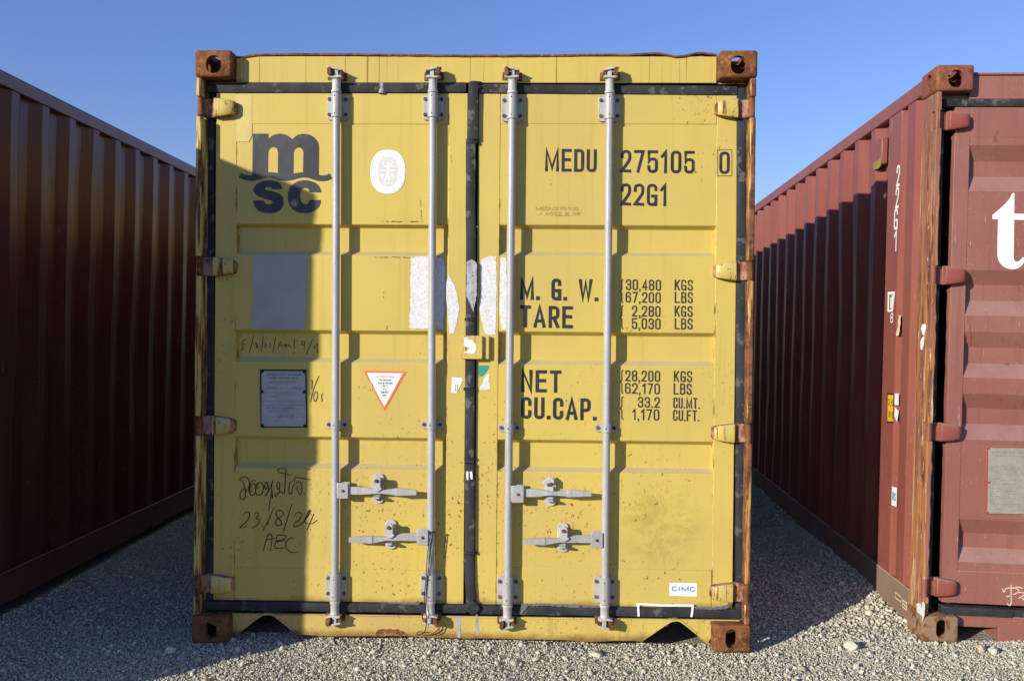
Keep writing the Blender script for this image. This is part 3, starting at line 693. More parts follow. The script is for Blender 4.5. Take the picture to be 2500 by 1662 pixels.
# hinges: barrel in the post and a tapered blade on the door
def hinge_mesh(flip):
    mb = MB(); s = -1 if flip else 1
    st = [(.014, .026, .040, .004), (.040, .040, .041, .003), (.062, .040, .042, .003), (.069, .020, .042, .011), (.112, .017, .037, .011), (.142, .019, .032, .010), (.157, .026, .028, .010), (.166, .042, .021, .008)]
    v = []; f = []; mm = []; n = len(st)
    for u, d, h, e in st: v += [(s * u, D0 + .003, h), (s * u, d + .006, h), (s * u, d, h - e), (s * u, d, -h + e), (s * u, d + .006, -h), (s * u, D0 + .003, -h)]
    for i in range(n - 1):
        for k_ in range(5): f.append((6 * i + k_, 6 * i + 6 + k_, 6 * i + 7 + k_, 6 * i + k_ + 1)); mm.append(0 if k_ in (1, 2, 3) and 3 <= i < 6 else 2)
    f += [tuple(range(6)), tuple(range(6 * n - 1, 6 * n - 7, -1))]
    if not flip: f = [q[::-1] for q in f]
    mb.add(v, f); mb.mi = mm + [2, 2]
    mb.tube([(s * .013, .020, -.0415), (s * .013, .020, .0415)], .0135, 16, 1)
    return mb
for i in (0, 1):
    first = None
    for j, y in enumerate(HZ[i]):
        x, z = (.004, vz(y, 530, .03)) if i == 0 else (Wc - .004, vz(y, 1780, .03))
        if first is None: first = hinge_mesh(i).build("hinge", ('yellow_hinge', 'rust', 'hinge_neck'), DOOR[i], .0025, 2); o = first
        else: o = copy_to(first, DOOR[i])
        o.location = (x, 0, z)

# locking bars
BAR = [(0, 820, 816.5), (0, 1056, 1050.5), (1, 1250.5, 1239), (1, 1489, 1477)]
BD = .022                                        # depth of the bar axis
YU = (224, 291), (226, 293)
bx = []
for n_, (di, xt, xb) in enumerate(BAR):
    t = U(xt, 240, BD); b = U(xb, 1450, BD); bx.append((t, b))
def bar_x(n_, z): t, b = bx[n_]; return b[0] + (t[0] - b[0]) * (z - b[1]) / (t[1] - b[1])
for n_, (di, xt, xb) in enumerate(BAR):
    sg = -1 if n_ % 2 == 0 else 1                # side on which the big keeper lug sits
    ztp, zbt = U(xt, 178, BD)[1], U(xb, 1512 + (4 if di else 0), BD)[1]
    mb = MB(); X_ = lambda z: bar_x(n_, z)
    zz = [U(xb, 1500, BD)[1], U(xb, 1493, BD)[1], U(xb, 1480, BD)[1], U(xb, 1470, BD)[1]]
    zu0, zu1 = U(xt, 226 + 2 * di, BD)[1], U(xt, 287 + 4 * di, BD)[1]; zb0, zb1 = U(xb, 1402 + 8 * di, BD)[1], U(xb, 1467 + 9 * di, BD)[1]
    mb.tube([(X_(z), BD, z) for z in np.linspace(zb0 - .01, zu1 + .01, 6)], .0168, 24)
    bar = mb.build("locking_bar", 'galv', DOOR[di])
    # bearing brackets with sleeve, plate, bolts
    def bearing(za, zb_, up, ybp):
        mb = MB(); zc = (za + zb_) / 2; x = X_(zc); h = abs(za - zb_); pw = .047
        mb.prism(rrect(x - pw, x + pw, zc - h / 2 - .002, zc + h / 2 - .002, .012), .046, .0545)
        mb.tube([(x, BD, zc - h / 2 + .002), (x, BD, zc + h / 2 - .002)], .0222, 24)
        mb.box(x - .022, x + .022, BD, .047, zc - h / 2 + .004, zc + h / 2 - .004)
        for sx in (-1, 1):
            for sz in (-1, 1):
                c = Vector((x + sx * .036, 0, zc + sz * .034)); hx = [(c.x + .0085 * math.cos(rad(60 * k_ + 13)), c.z + .0085 * math.sin(rad(60 * k_ + 13))) for k_ in range(6)]
                mb.prism(hx, .039, .0465, 1)
        for sz in (-1, 1): mb.tube([(x - .003, BD - .0225, zc + sz * .038), (x - .003, BD - .018, zc + sz * .038)], .0034, 10, 2)
        return mb.build("bar_bracket", ('galv', 'bolt', 'dark'), DOOR[di], .0015)
    bearing(zu0, zu1, 1, 0); bearing(zb0, zb1, 0, 0)
    # mid clamp
    zc = U((xt + xb) / 2, 1038 + (8 if di else 0), BD)[1]; x = X_(zc); mb = MB()
    mb.prism(rrect(x - .047, x + .047, zc - .018, zc + .018, .010), .048, .0545)
    mb.tube([(x, BD, zc - .018), (x, BD, zc + .018)], .0202, 24); mb.box(x - .020, x + .020, BD, .049, zc - .018, zc + .018)
    for sx in (-1, 1):
        hx = [(x + sx * .036 + .0085 * math.cos(rad(60 * k_)), zc + .0085 * math.sin(rad(60 * k_))) for k_ in range(6)]; mb.prism(hx, .041, .0485, 1)
    mb.tube([(x - .003, BD - .0205, zc), (x - .003, BD - .016, zc)], .004, 10, 2)
    mb.build("bar_bracket", ('galv', 'bolt', 'dark'), DOOR[di], .0015)["label"] = "short clamp halfway up the bar"
    # cam ends (white castings) and their rusty keepers on header and sill
    for up in (1, -1):
        ze = zu0 if up > 0 else zb1; x = X_(ze); zk = U(xt, 178, BD)[1] if up > 0 else U(xb, 1514 + (8 if di else 0), BD)[1]
        q = up; mb = MB(); L = abs(zk - ze)
        neck = [(x, BD, ze), (x, BD, ze + q * .004), (x, BD, ze + q * .012), (x, BD, ze + q * .016), (x, BD, ze + q * (L - .034)), (x, BD, ze + q * (L - .026)), (x, BD, ze + q * (L - .018))]
        mb.tube(neck, [.0225, .0225, .0215, .0185, .0185, .0205, .016], 20)
        # cam body: web with two flanges ending in blunt prongs
        def P2(pts): return [(x + sg * a, zk + q * b) for a, b in pts]
        mb.prism(P2([(-.012, -.024), (.008, -.024), (.007, .022), (-.010, .022)]), .004, .036)
        mb.prism(P2([(-.030, .012), (-.022, .014), (.016, .021), (.038, .026), (.037, .018), (.018, .014), (-.020, .006), (-.031, .007)]), -.004, .034)
        mb.prism(P2([(-.030, -.018), (-.018, -.013), (.012, -.017), (.034, -.014), (.035, -.020), (.014, -.027), (-.016, -.025), (-.028, -.024)]), -.004, .034)
        mb.build("cam", 'castwhite', DOOR[di], .003, 2)
        mb = MB(); r2 = random.Random(n_ * 2 + up)
        lug = [(.014, -.012), (.018, .016), (.026, .022), (.034, .012), (.035, -.008), (.028, -.016), (.018, -.016)]
        mb.prism(P2([(a + r2.uniform(-.0015, .0015), b + r2.uniform(-.0015, .0015)) for a, b in lug]), -.012, .052)
        mb.prism(P2([(-.032, -.012), (-.031, .004), (-.022, .008), (-.016, .000), (-.017, -.012), (-.024, -.016)]), .006, .052)
        mb.prism(P2([(-.042, -.026), (-.040, .012), (.044, .014), (.046, -.022)]), .0465, .0505)
        mb.build("cam_keeper", 'rust_lug', header if up > 0 else sill, .003, 2)

# handles: hub on the bar, lever, catch with a swing tongue
def handle(di, n_, hub, lever, catch, right, tongue_up=True):
    s = 1 if right else -1
    (hx0, hx1, hy0, hy1), (lx0, lx1, ly0, ly1, ge0, ge1), (cx0, cx1, cy0, cy1) = hub, lever, catch
    d = .004
    a = U(hx0, hy0, d); b = U(hx1, hy1, d); x0, x1 = sorted((a[0], b[0])); z0, z1 = sorted((a[1], b[1]))
    mb = MB(); mb.box(x0, x1, .000, .008, z0, z1); mb.box(x0, x1, .030, .037, z0, z1)
    xe0, xe1 = (x0 - .006, x0 + .014) if right else (x1 - .014, x1 + .006); mb.box(xe0, xe1, .0082, .0298, z0 + .002, z1 - .002)
    xc, zc = (x0 + x1) / 2, (z0 + z1) / 2; mb.tube([(xc, -.005, zc), (xc, .004, zc)], .0065, 14, 1)
    mb.build("handle_hub", ('galv', 'bolt'), DOOR[di], .0025)
    xa = x1 if right else x0; xa -= s * .02
    xb_ = U(lx1, ly0, .01)[0]; zt0, zb0_ = U(lx0, ly0, .01)[1], U(lx0, ly1, .01)[1]; g0, g1 = U(lx1, ge0, .01)[1], U(lx1, ge1, .01)[1]
    xk = (U(cx0, cy0, .01)[0] + U(cx1, cy0, .01)[0]) / 2; Lh = xb_ - xa; zm = (zt0 + zb0_) / 2; gm = (g0 + g1) / 2; zmid = zm * .55 + gm * .45
    T = lambda t: xa + Lh * t
    tk = (xk - xa) / Lh; tg = min(tk + .24, .8)
    mb = MB()
    st = [(0, zt0, zb0_, .010, .022), (.30 * tk / .5, zt0 - .001, zb0_ + .001, .010, .022), (tk - .06, zmid + .010, zmid - .010, .004, .024), (tk + .04, zmid + .006, zmid - .008, .002, .026),
          (tg - .03, gm + .013, gm - .013, .004, .020), (tg, gm + .0165, gm - .0155, .003, .018), (tg + .002, gm + .0165, gm - .0155, .000, .016), (1, g0, g1, -.004, .012)]
    v = []; 
    for t, zt_, zb_, y0, y1 in st: v += [(T(t), y0, zt_), (T(t), y0, zb_), (T(t), y1, zb_), (T(t), y1, zt_)]
    f = [(4 * i + k_, 4 * i + (k_ + 1) % 4, 4 * i + 4 + (k_ + 1) % 4, 4 * i + 4 + k_) for i in range(len(st) - 1) for k_ in range(4)] + [(0, 3, 2, 1), tuple(4 * len(st) - 4 + k_ for k_ in (0, 1, 2, 3))]
    if not right: f = [q[::-1] for q in f]
    mb.add(v, f).build("handle", 'galv', DOOR[di], .003, 2)
    a = U(cx0, cy0, .045); b = U(cx1, cy1, .045); mb = MB(); w = (b[0] - a[0]); hc = a[1] - b[1]; xc = (a[0] + b[0]) / 2
    mb.prism(rrect(a[0], b[0], b[1], a[1], w * .42, 6), .047, .0545)
    zh = b[1] + hc * .36
    mb.box(xc - w * .33, xc + w * .25, .004, .046, zh - .020, zh - .012)
    mb.box(xc - w * .33, xc + w * .25, .028, .046, zh - .012, a[1] - w * .75)
    if tongue_up:
        P = [(-.36, .98), (-.2, 1.06), (.2, 1.06), (.36, .94), (.36, .5), (.52, .38), (.30, .26), (.1, .20), (-.12, .26), (-.38, .42), (-.36, .6)]
        mb.prism([(xc + w * p, zh + (a[1] - zh) * (q - .0) * .93 - .004) for p, q in P], -.005, .002); mb.box(xc - w * .33, xc + w * .33, .0022, .046, a[1] - w * .6, a[1] - w * .35)
        yb = -.013
    else:
        P = [(-.9, .80), (-.75, .98), (-.2, 1.10), (-.22, 1.32), (0, 1.22), (.4, 1.02), (.36, .78), (-.2, .80), (-.6, .72), (-.82, .62)]
        mb.prism([(xc + w * p * .8, zh + (a[1] - zh) * q * .9) for p, q in P], .020, .028); yb = .011
    for zz_, yy in ((a[1] - w * .48, yb), (b[1] + w * .42, .038)):
        mb.prism([(xc + .0088 * math.cos(rad(60 * k_)), zz_ + .0088 * math.sin(rad(60 * k_))) for k_ in range(6)], yy, yy + .009, 1)
    mb.build("handle_catch", ('castwhite', 'bolt'), DOOR[di], .002, 2)
handle(0, 0, (823, 849, 1179, 1218), (849, 1017, 1189, 1208, 1196, 1208), (909, 936, 1156, 1230), True)
handle(0, 1, (1017, 1045, 1294, 1332), (1017, 852, 1303, 1322, 1311, 1323), (939, 966, 1269, 1342), False)
handle(1, 2, (1250, 1279, 1186, 1228), (1279, 1444, 1194, 1214, 1200, 1211), (1330, 1358, 1166, 1236), True, False)
handle(1, 3, (1443, 1472, 1301, 1338), (1443, 1278, 1308, 1327, 1316, 1327), (1361, 1388, 1277, 1349), False)

# small locking cover over the centre gasket
a, b = U(1126, 819, .024), U(1178, 877, .024); mb = MB(); mb.prism(rrect(a[0], b[0], b[1], a[1], .007), .020, .052)
c_, d_ = U(1163, 820, .03), U(1194, 877, .03); mb.prism(rrect(c_[0], d_[0], d_[1], c_[1], .003), .034, .0545)
lock = mb.build("lock_cover", 'yellow_hinge', DOOR[1], .003, 2); lock["label"] = "small rusty yellow cover plate with torn white sticker"
mb = MB()
for q, sd2, dd in (([(1132, 824), (1141, 823), (1141, 829), (1153, 829), (1154, 835), (1161, 838), (1162, 852), (1158, 862), (1150, 864), (1131, 861), (1138, 856), (1148, 850), (1135, 845), (1132, 843)], 3, .0192),
                (([(1171, 838), (1179, 837), (1177, 843), (1170, 842)]), 4, .0328), (([(1167, 846), (1176, 845), (1175, 853), (1165, 853)]), 5, .0328), (([(1164, 856), (1175, 855), (1174, 864), (1163, 864)]), 6, .0328)):
    mb.flat(ragged([U(*p, dd) for p in q], .0008, .008, sd2), dd)
mb.build("sticker_scrap", 'white', lock, smooth=False)

# ------------------------------------------------------------------ lettering and marks on the doors
DY = D0 + .0006
def B4(px0, px1, py0, py1, d=DY):
    a, b = U(px0, py0, d), U(px1, py1, d); return a[0], b[0], b[1], a[1]
def line(par, items, wt, label, mat='char', sk=-.012):
    for s, a in items:
        mb = MB(); text(mb, s, *B4(*a), DY, wt, skew=sk)
        o = mb.build("lettering", mat, par, smooth=False); o["label"] = label
R_ = DOOR[1]
line(R_, [("MEDU", (1331, 1456.5, 362, 418))], .128, "four black owner code letters")
line(R_, [("275105", (1516, 1696.5, 365, 421))], .128, "six digit black serial number")
line(R_, [("22G1", (1516, 1629, 447, 501.5))], .128, "black size and type code")
mb = MB(); text(mb, "0", *B4(1757.5, 1782.5, 369, 424, D0 - .0012), D0 - .0012, .13)
q = [U(*p, D0 - .0012) for p in ((1752.5, 365), (1788, 365), (1788, 428.5), (1752.5, 428.5), (1752.5, 365))]
ribbon(mb, q, .0022, D0 - .0014); mb.build("lettering", 'char', R_, smooth=False)["label"] = "boxed check digit 0"
line(R_, [("M. G. W.", (1270, 1460, 678, 733)), ("TARE", (1269.5, 1398.5, 745, 800))], 0.150, "large black word in front of the weights")
line(R_, [("NET", (1272.5, 1370, 902.5, 958)), ("CU.CAP.", (1272.5, 1456, 969, 1024.5))], 0.150, "large black word in front of the weights")
line(R_, [("30,480", (1528.5, 1614, 681, 708.5)), ("KGS", (1648, 1692, 682, 709)), ("67,200", (1528, 1613.5, 711.8, 739)), ("LBS", (1648, 1692, 712, 739.5)),
          ("2,280", (1543.5, 1613, 745.5, 773)), ("KGS", (1648, 1691.5, 746, 773)), ("5,030", (1543, 1613, 776, 803.5)), ("LBS", (1648, 1691.5, 776.5, 804))], .122, "small black weight figure or unit")
line(R_, [("28,200", (1527, 1612, 903.5, 931.5)), ("KGS", (1646, 1690.5, 905, 932.5)), ("62,170", (1526.5, 1611.5, 934.5, 962)), ("LBS", (1645.5, 1689, 935.5, 963.5)),
          ("33.2", (1558, 1611, 968.5, 995.5)), ("CU.MT.", (1644.5, 1709, 970, 997.5)), ("1,170", (1544, 1610, 998, 1026)), ("CU.FT.", (1644, 1708, 1000.5, 1028))], .122, "small black weight or capacity figure or unit")
mb = MB()
for y0, y1 in ((681, 739), (745, 803), (903, 961), (968, 1025)):
    ym = (y0 + y1) / 2; mb = MB()
    ribbon(mb, [U(1522, y0, DY), U(1518.5, y0 + 4, DY), U(1518.5, ym - 4, DY), U(1515, ym, DY), U(1518.5, ym + 4, DY), U(1518.5, y1 - 4, DY), U(1522, y1, DY)], .0045, DY - .0002)
    mb.build("lettering", 'char', R_, smooth=False)["label"] = "thin curly bracket before the figures"
# emblem: heavy lower case m standing on a wave, with S and C below
def L0(x, y): return U(560 + x / 5.242, 300 + y / 5.242, DY)
outer = [(290, 133), (487, 133), (487, 206)] + spline([(487, 206), (530, 165), (590, 140), (650, 133), (715, 148), (765, 178), (797, 206)], 4)[1:] + spline([(797, 206), (845, 162), (900, 140), (955, 135), (1030, 152), (1090, 195), (1125, 245), (1137, 310)], 4)[1:] \
    + [(1133, 655)] + spline([(1133, 655), (1175, 668), (1225, 664), (1275, 645)], 3)[1:] + [(1308, 705)] + spline([(1308, 705), (1240, 736), (1165, 740), (1100, 732), (1020, 705), (950, 693), (880, 702), (800, 725), (700, 738), (610, 722), (525, 698), (450, 698), (380, 718), (290, 738), (200, 728), (108, 697)], 3)[1:] \
    + [(140, 637)] + spline([(140, 637), (185, 655), (235, 668), (283, 668)], 3)[1:]
h1 = spline([(484, 420), (487, 360), (510, 318), (550, 303), (592, 320), (613, 365), (613, 430)], 4) + [(611, 641)] + spline([(611, 641), (565, 631), (520, 627), (482, 630)], 3)[1:]
h2 = spline([(811, 425), (813, 368), (835, 325), (876, 308), (918, 325), (938, 370), (938, 430)], 4) + [(935, 628)] + spline([(935, 628), (895, 630), (850, 637), (808, 648)], 3)[1:]
Sg = spline([(670, 845), (658, 800), (625, 762), (565, 740), (490, 733), (410, 745), (340, 780), (303, 840), (312, 890), (352, 932), (420, 960), (500, 983), (540, 1003), (544, 1018), (530, 1034), (495, 1040), (455, 1030), (430, 990)], 3) \
    + spline([(297, 990), (305, 1045), (340, 1100), (400, 1138), (490, 1151), (580, 1143), (650, 1105), (683, 1045), (683, 975), (660, 925), (600, 888), (530, 868), (460, 853), (447, 838), (458, 822), (490, 815), (525, 822), (545, 845)], 3)
Cg = spline([(1168, 885), (1150, 825), (1100, 767), (1030, 738), (950, 730), (860, 747), (790, 795), (750, 860), (740, 940), (750, 1020), (790, 1090), (860, 1135), (950, 1151), (1040, 1140), (1110, 1100), (1150, 1045), (1163, 983)], 3) \
    + spline([(1020, 983), (1010, 1018), (980, 1036), (950, 1036), (915, 1005), (898, 940), (905, 870), (930, 835), (970, 828), (1008, 848), (1022, 885)], 3)
mb = MB(); mb.flat([L0(*p) for p in outer], DY - .0004, holes=[[L0(*p) for p in h1], [L0(*p) for p in h2]])
mb.flat([L0(*p) for p in Sg], DY - .0004); mb.flat([L0(*p) for p in Cg], DY - .0004)
mb.build("emblem", 'logo', DOOR[0], smooth=False)["label"] = "large dark emblem, m on a wave above sc"
# white seal mark
cx, cz = U(450 + 1555 / 3.136, 100 + 999 / 3.136, DY); rx, rz = 136 / 3.136 * .0018, 169 / 3.136 * .0018
def sup(a, b, n=64, e=2.35): return [(cx + a * math.copysign(abs(math.cos(t)) ** (2 / e), math.cos(t)), cz + b * math.copysign(abs(math.sin(t)) ** (2 / e), math.sin(t))) for t in np.linspace(0, 2 * math.pi, n, endpoint=False)]
mb = MB(); mb.flat(sup(rx, rz), DY - .0003); seal = mb.build("seal_mark", 'white', DOOR[0], smooth=False); seal["label"] = "white oval inspection seal with faint figure"
mb = MB(); mb.flat(sup(rx * .58, rz * .68), DY - .0006); ring = sup(rx * .93, rz * .94); ribbon(mb, ring + [ring[0]], .0012, DY - .0006)
def ringtext(s, a0, a1, rr_):
    for i, ch in enumerate(s):
        if ch == ' ': continue
        a = rad(a0 + (a1 - a0) * i / (len(s) - 1)); px_, pz_ = cx + rx * rr_ * math.cos(a), cz + rz * (rr_ + .02) * math.sin(a); ro = a - math.pi / 2 if a1 < a0 else a + math.pi / 2
        for st in GL[ch]:
            P = [(px_ + (p[0] - .5) * .0085 * math.cos(ro) - (p[1] - .5) * .0125 * math.sin(ro), pz_ + (p[0] - .5) * .0085 * math.sin(ro) + (p[1] - .5) * .0125 * math.cos(ro)) for p in st]
            ribbon(mb, P, .0017, DY - .0007)
ringtext("BUREAU VERITAS", 196, -16, .76); ringtext("1828", 246, 294, .80)
mb.build("seal_print", 'pale', seal, smooth=False)
mb = MB(); F = lambda a, b: (cx + a * rx, cz + b * rz)
for st, w in (([(0, .30), (.02, .05), (.0, -.12)], .010), ([(.0, .26), (-.16, .22), (-.28, .38), (-.28, .52)], .0045), ([(.02, .26), (.18, .30), (.30, .48)], .0045), ([(0, -.1), (-.10, -.28), (-.22, -.44)], .006), ([(.03, -.1), (.10, -.28), (.06, -.44)], .006),
              ([(0, .33), (.02, .42)], .009), ([(-.42, .06), (-.12, .04)], .005), ([(.12, .06), (.40, .08)], .005), ([(-.40, -.10), (-.30, -.26), (-.24, -.10)], .004), ([(.34, -.06), (.22, -.14), (.36, -.22), (.22, -.30)], .004), ([(.22, .26), (.40, .20)], .004), ([(-.2, -.52), (.22, -.52)], .0035)):
    ribbon(mb, [F(*p) for p in st], w, DY - .0009)
mb.build("seal_figure", 'white', seal, smooth=False)

# painted patches
def patch(par, pts, mat, label, amp=.0025, seed=1, d=DY, name="paint_patch"):
    o = MB().flat(ragged([U(*p, d) for p in pts], amp, .010, seed), d - .0002).build(name, mat, par, smooth=False); o["label"] = label; return o
patch(DOOR[0], [(618, 621), (750, 621), (747, 700), (744, 760), (742, 803), (611, 803), (616, 720), (614, 690)], 'greypatch', "matt grey repainted rectangle")
patch(DOOR[0], [(1003, 627), (1040, 625), (1078, 628), (1086, 640), (1086, 700), (1080, 803), (1010, 803), (999, 800), (1001, 720)], 'peel', "peeling white painted square beside the second bar", .003, 2)
patch(DOOR[0], [(1094, 668), (1106, 690), (1116, 720), (1121, 755), (1114, 790), (1108, 815), (1096, 815), (1092, 760), (1088, 730), (1089, 690)], 'peel', "thin peeling white smear beside the centre gasket", .002, 3, D0 - .0012)
patch(R_, [(1176, 632), (1195, 625), (1211, 626), (1212, 720), (1210, 818), (1184, 816), (1178, 790), (1170, 760), (1173, 700), (1170, 650)], 'peel', "peeling white patch right of the centre gasket", .002, 4, D0 - .0012)
patch(R_, [(1221, 630), (1236, 629), (1238, 805), (1224, 805), (1219, 760)], 'peel', "narrow peeling white patch behind the third bar", .0015, 5)
patch(R_, [(1166, 892), (1192, 892), (1193, 898), (1182, 914), (1174, 919), (1169, 920)], 'green', "torn green sticker", .0006, 6, D0 - .0015, "sticker")
patch(R_, [(1186, 914), (1195, 910), (1197, 950), (1170, 951)], 'peel', "residue of a torn off sticker", .003, 7, D0 - .001, "sticker")
o = patch(DOOR[0], [(1103, 921), (1127, 922), (1130, 926), (1126, 936), (1121, 948), (1114, 960), (1101, 959)], 'white', "torn white paper label", .0006, 8, D0 - .0015, "sticker")
mb = MB()
for i in range(2):
    for j in range(7):
        a = U(1110 + i * 5, 940 + j * 2.4, D0 - .002); mb.flat([(a[0], a[1]), (a[0] + .005, a[1]), (a[0] + .005, a[1] + .0026), (a[0], a[1] + .0026)], D0 - .0022)
mb.build("label_print", 'plate_print', o, smooth=False)
for pts, sd2 in (([(1113, 1507), (1124, 1503), (1124, 1530), (1123, 1557), (1116, 1557), (1117, 1530)], 1), ([(1160, 1495), (1166, 1498), (1168, 1530), (1169, 1550), (1163, 1552), (1160, 1530)], 2)):
    o = MB().flat(ragged([U(*p, .05) for p in pts], .0015, .01, sd2), .0493).build("paint_patch", 'peelgrey', sill, smooth=False); o["label"] = "dark grey brush stroke"
# dented corrosion scab on the sill
MB().flat(ragged([U(920, 1540, .05), U(950, 1536, .05), U(972, 1536, .05), U(990, 1546, .05), U(1000, 1549, .05), U(985, 1553, .05), U(945, 1553, .05), U(915, 1551, .05)], .005, .012, 5), .0494).build("rust_scab", 'rust', sill, smooth=False)
# triangle warning sticker
T = lambda x, y, d=DY: U(870 + x / 12.06, 890 + y / 12.06, d)
tri = MB().flat([T(195, 175), T(1465, 205), T(815, 1375), T(560, 880), T(500, 745), T(460, 700), T(485, 640), T(455, 560), T(380, 520), T(300, 370)], DY - .0003).build("warning_sticker", 'orange', DOOR[0], smooth=False); tri["label"] = "inverted red triangle repair notice"
mb = MB(); mb.flat([T(295, 240), T(1355, 255), T(815, 1240), T(600, 850), T(490, 640), T(470, 560), T(420, 500)], DY - .0006).build("sticker_face", 'white', tri, smooth=False)
def tline(mb, s, x0, x1, y0, y1, wt=.16):
    a, b = T(x0, y0, DY), T(x1, y1, DY); text(mb, s, a[0], b[0], b[1], a[1], DY - .0009, wt, skew=-.012)
mb = MB(); tline(mb, "ATTENTION", 570, 1090, 320, 390); mb.build("sticker_print", 'orange', tri, smooth=False)["label"] = "red heading ATTENTION"
mb = MB()
for s, a in (("THIS CONTAINER", (655, 1022, 430, 480)), ("MUST BE REPAIRED", (627, 1055, 522, 570)), ("ONLY", (765, 875, 612, 655)), ("WITH", (765, 875, 705, 745)), ("CORTEN", (728, 908, 790, 838)), ("STEEL", (760, 885, 885, 932))): tline(mb, s, *a)
for x0, x1, y0, y1 in ((722, 910, 597, 672), (705, 932, 775, 850)):
    ribbon(mb, [T(x0, y0), T(x1, y0 + 3), T(x1, y1 + 3), T(x0, y1), T(x0, y0)], .0008, DY - .0010)
mb.build("sticker_print", 'dark', tri, smooth=False)["label"] = "small black notice text"
# data plate
C_ = lambda x, y, d=DY: U(620 + x / 8.7125, 880 + y / 8.7125, d)
mb = MB(); mb.prism([C_(115, 190), C_(1105, 195), C_(1120, 1425), C_(130, 1425)], DY - .003, DY)
plate = mb.build("data_plate", 'dark', DOOR[0], .001); plate["label"] = "grey riveted customs approval plate"
py_ = DY - .0034
mb = MB(); mb.flat([C_(155, 222), C_(1080, 228), C_(1095, 1400), C_(150, 1400)], py_); mb.build("plate_face", 'plate', plate, smooth=False)
mb = MB()
for x, y in ((170, 235), (1068, 240), (165, 660), (1062, 665), (170, 1385), (1072, 1388)):
    c_ = C_(x, y); MB().tube([(c_[0], py_ - .004, c_[1]), (c_[0], py_ + .001, c_[1])], .0068, 12).build("rivet", 'dark', plate)
mb = MB()
def cl(s, x0, x1, y0, y1, wt=.16): a, b = C_(x0, y0), C_(x1, y1); text(mb, s, a[0], b[0], b[1], a[1], py_ - .0003, wt)
cl("APPROVED FOR TRANSPORT", 250, 1000, 275, 325); cl("UNDER CUSTOMS SEAL", 310, 930, 348, 398); cl("CSC SAFETY APPROVAL", 245, 910, 985, 1030)
for x0, x1, y in ((155, 1085, 680), (155, 1090, 870), (155, 1090, 950)): ribbon(mb, [C_(x0, y), C_(x1, y)], .0016, py_ - .0004)
for x0, x1, y0, y1 in ((345, 885, 435, 490), (260, 490, 565, 605), (790, 1050, 568, 608), (305, 720, 1050, 1105), (530, 850, 1150, 1210)):
    ribbon(mb, [C_(x0, y0), C_(x1, y0), C_(x1, y1), C_(x0, y1), C_(x0, y0)], .0010, py_ - .0004)
    for t in np.arange(x0 + 18, x1 - 14, 26): ribbon(mb, [C_(t, y0 + 10), C_(t + 8, y1 - 10)], .0014, py_ - .0005)
cl("CIMC", 320, 490, 745, 785)
rr = random.Random(5)
for y in (575, 605, 715, 735, 765, 830, 900, 920, 1155, 1200, 1245, 1290, 1335):
    x = 180
    while x < 1050:
        w = rr.uniform(20, 90)
        if rr.random() < .62 and not (530 < x < 850 and 1140 < y < 1220) and not (250 < x < 500 and 740 < y < 800): ribbon(mb, [C_(x, y), C_(min(x + w, 1070), y)], .0011, py_ - .0004)
        x += w + rr.uniform(12, 40)
mb.build("plate_print", 'plate_print', plate, smooth=False)
# maker's sticker
K_ = lambda x, y, d=DY: U(1150 + x / 3.016, 1080 + y / 3.016, d)
st_ = MB().flat([K_(1463, 1035), K_(1666, 1039), K_(1665, 1137), K_(1463, 1131)], DY - .0003).build("maker_sticker", 'white', DOOR[1], smooth=False); st_["label"] = "small white sticker with blue capitals"
mb = MB(); a, b = K_(1480, 1060), K_(1650, 1100); text(mb, "CIMC", a[0], b[0], b[1], a[1], DY - .0006, .22, skew=-.012, gap=.10); mb.build("sticker_print", 'blue', st_, smooth=False)
mb = MB(); a, b = K_(1530, 1104), K_(1648, 1114); text(mb, "WWW.CIMC.COM", a[0], b[0], b[1], a[1], DY - .0006, .16); mb.build("sticker_print", 'pale', st_, smooth=False)

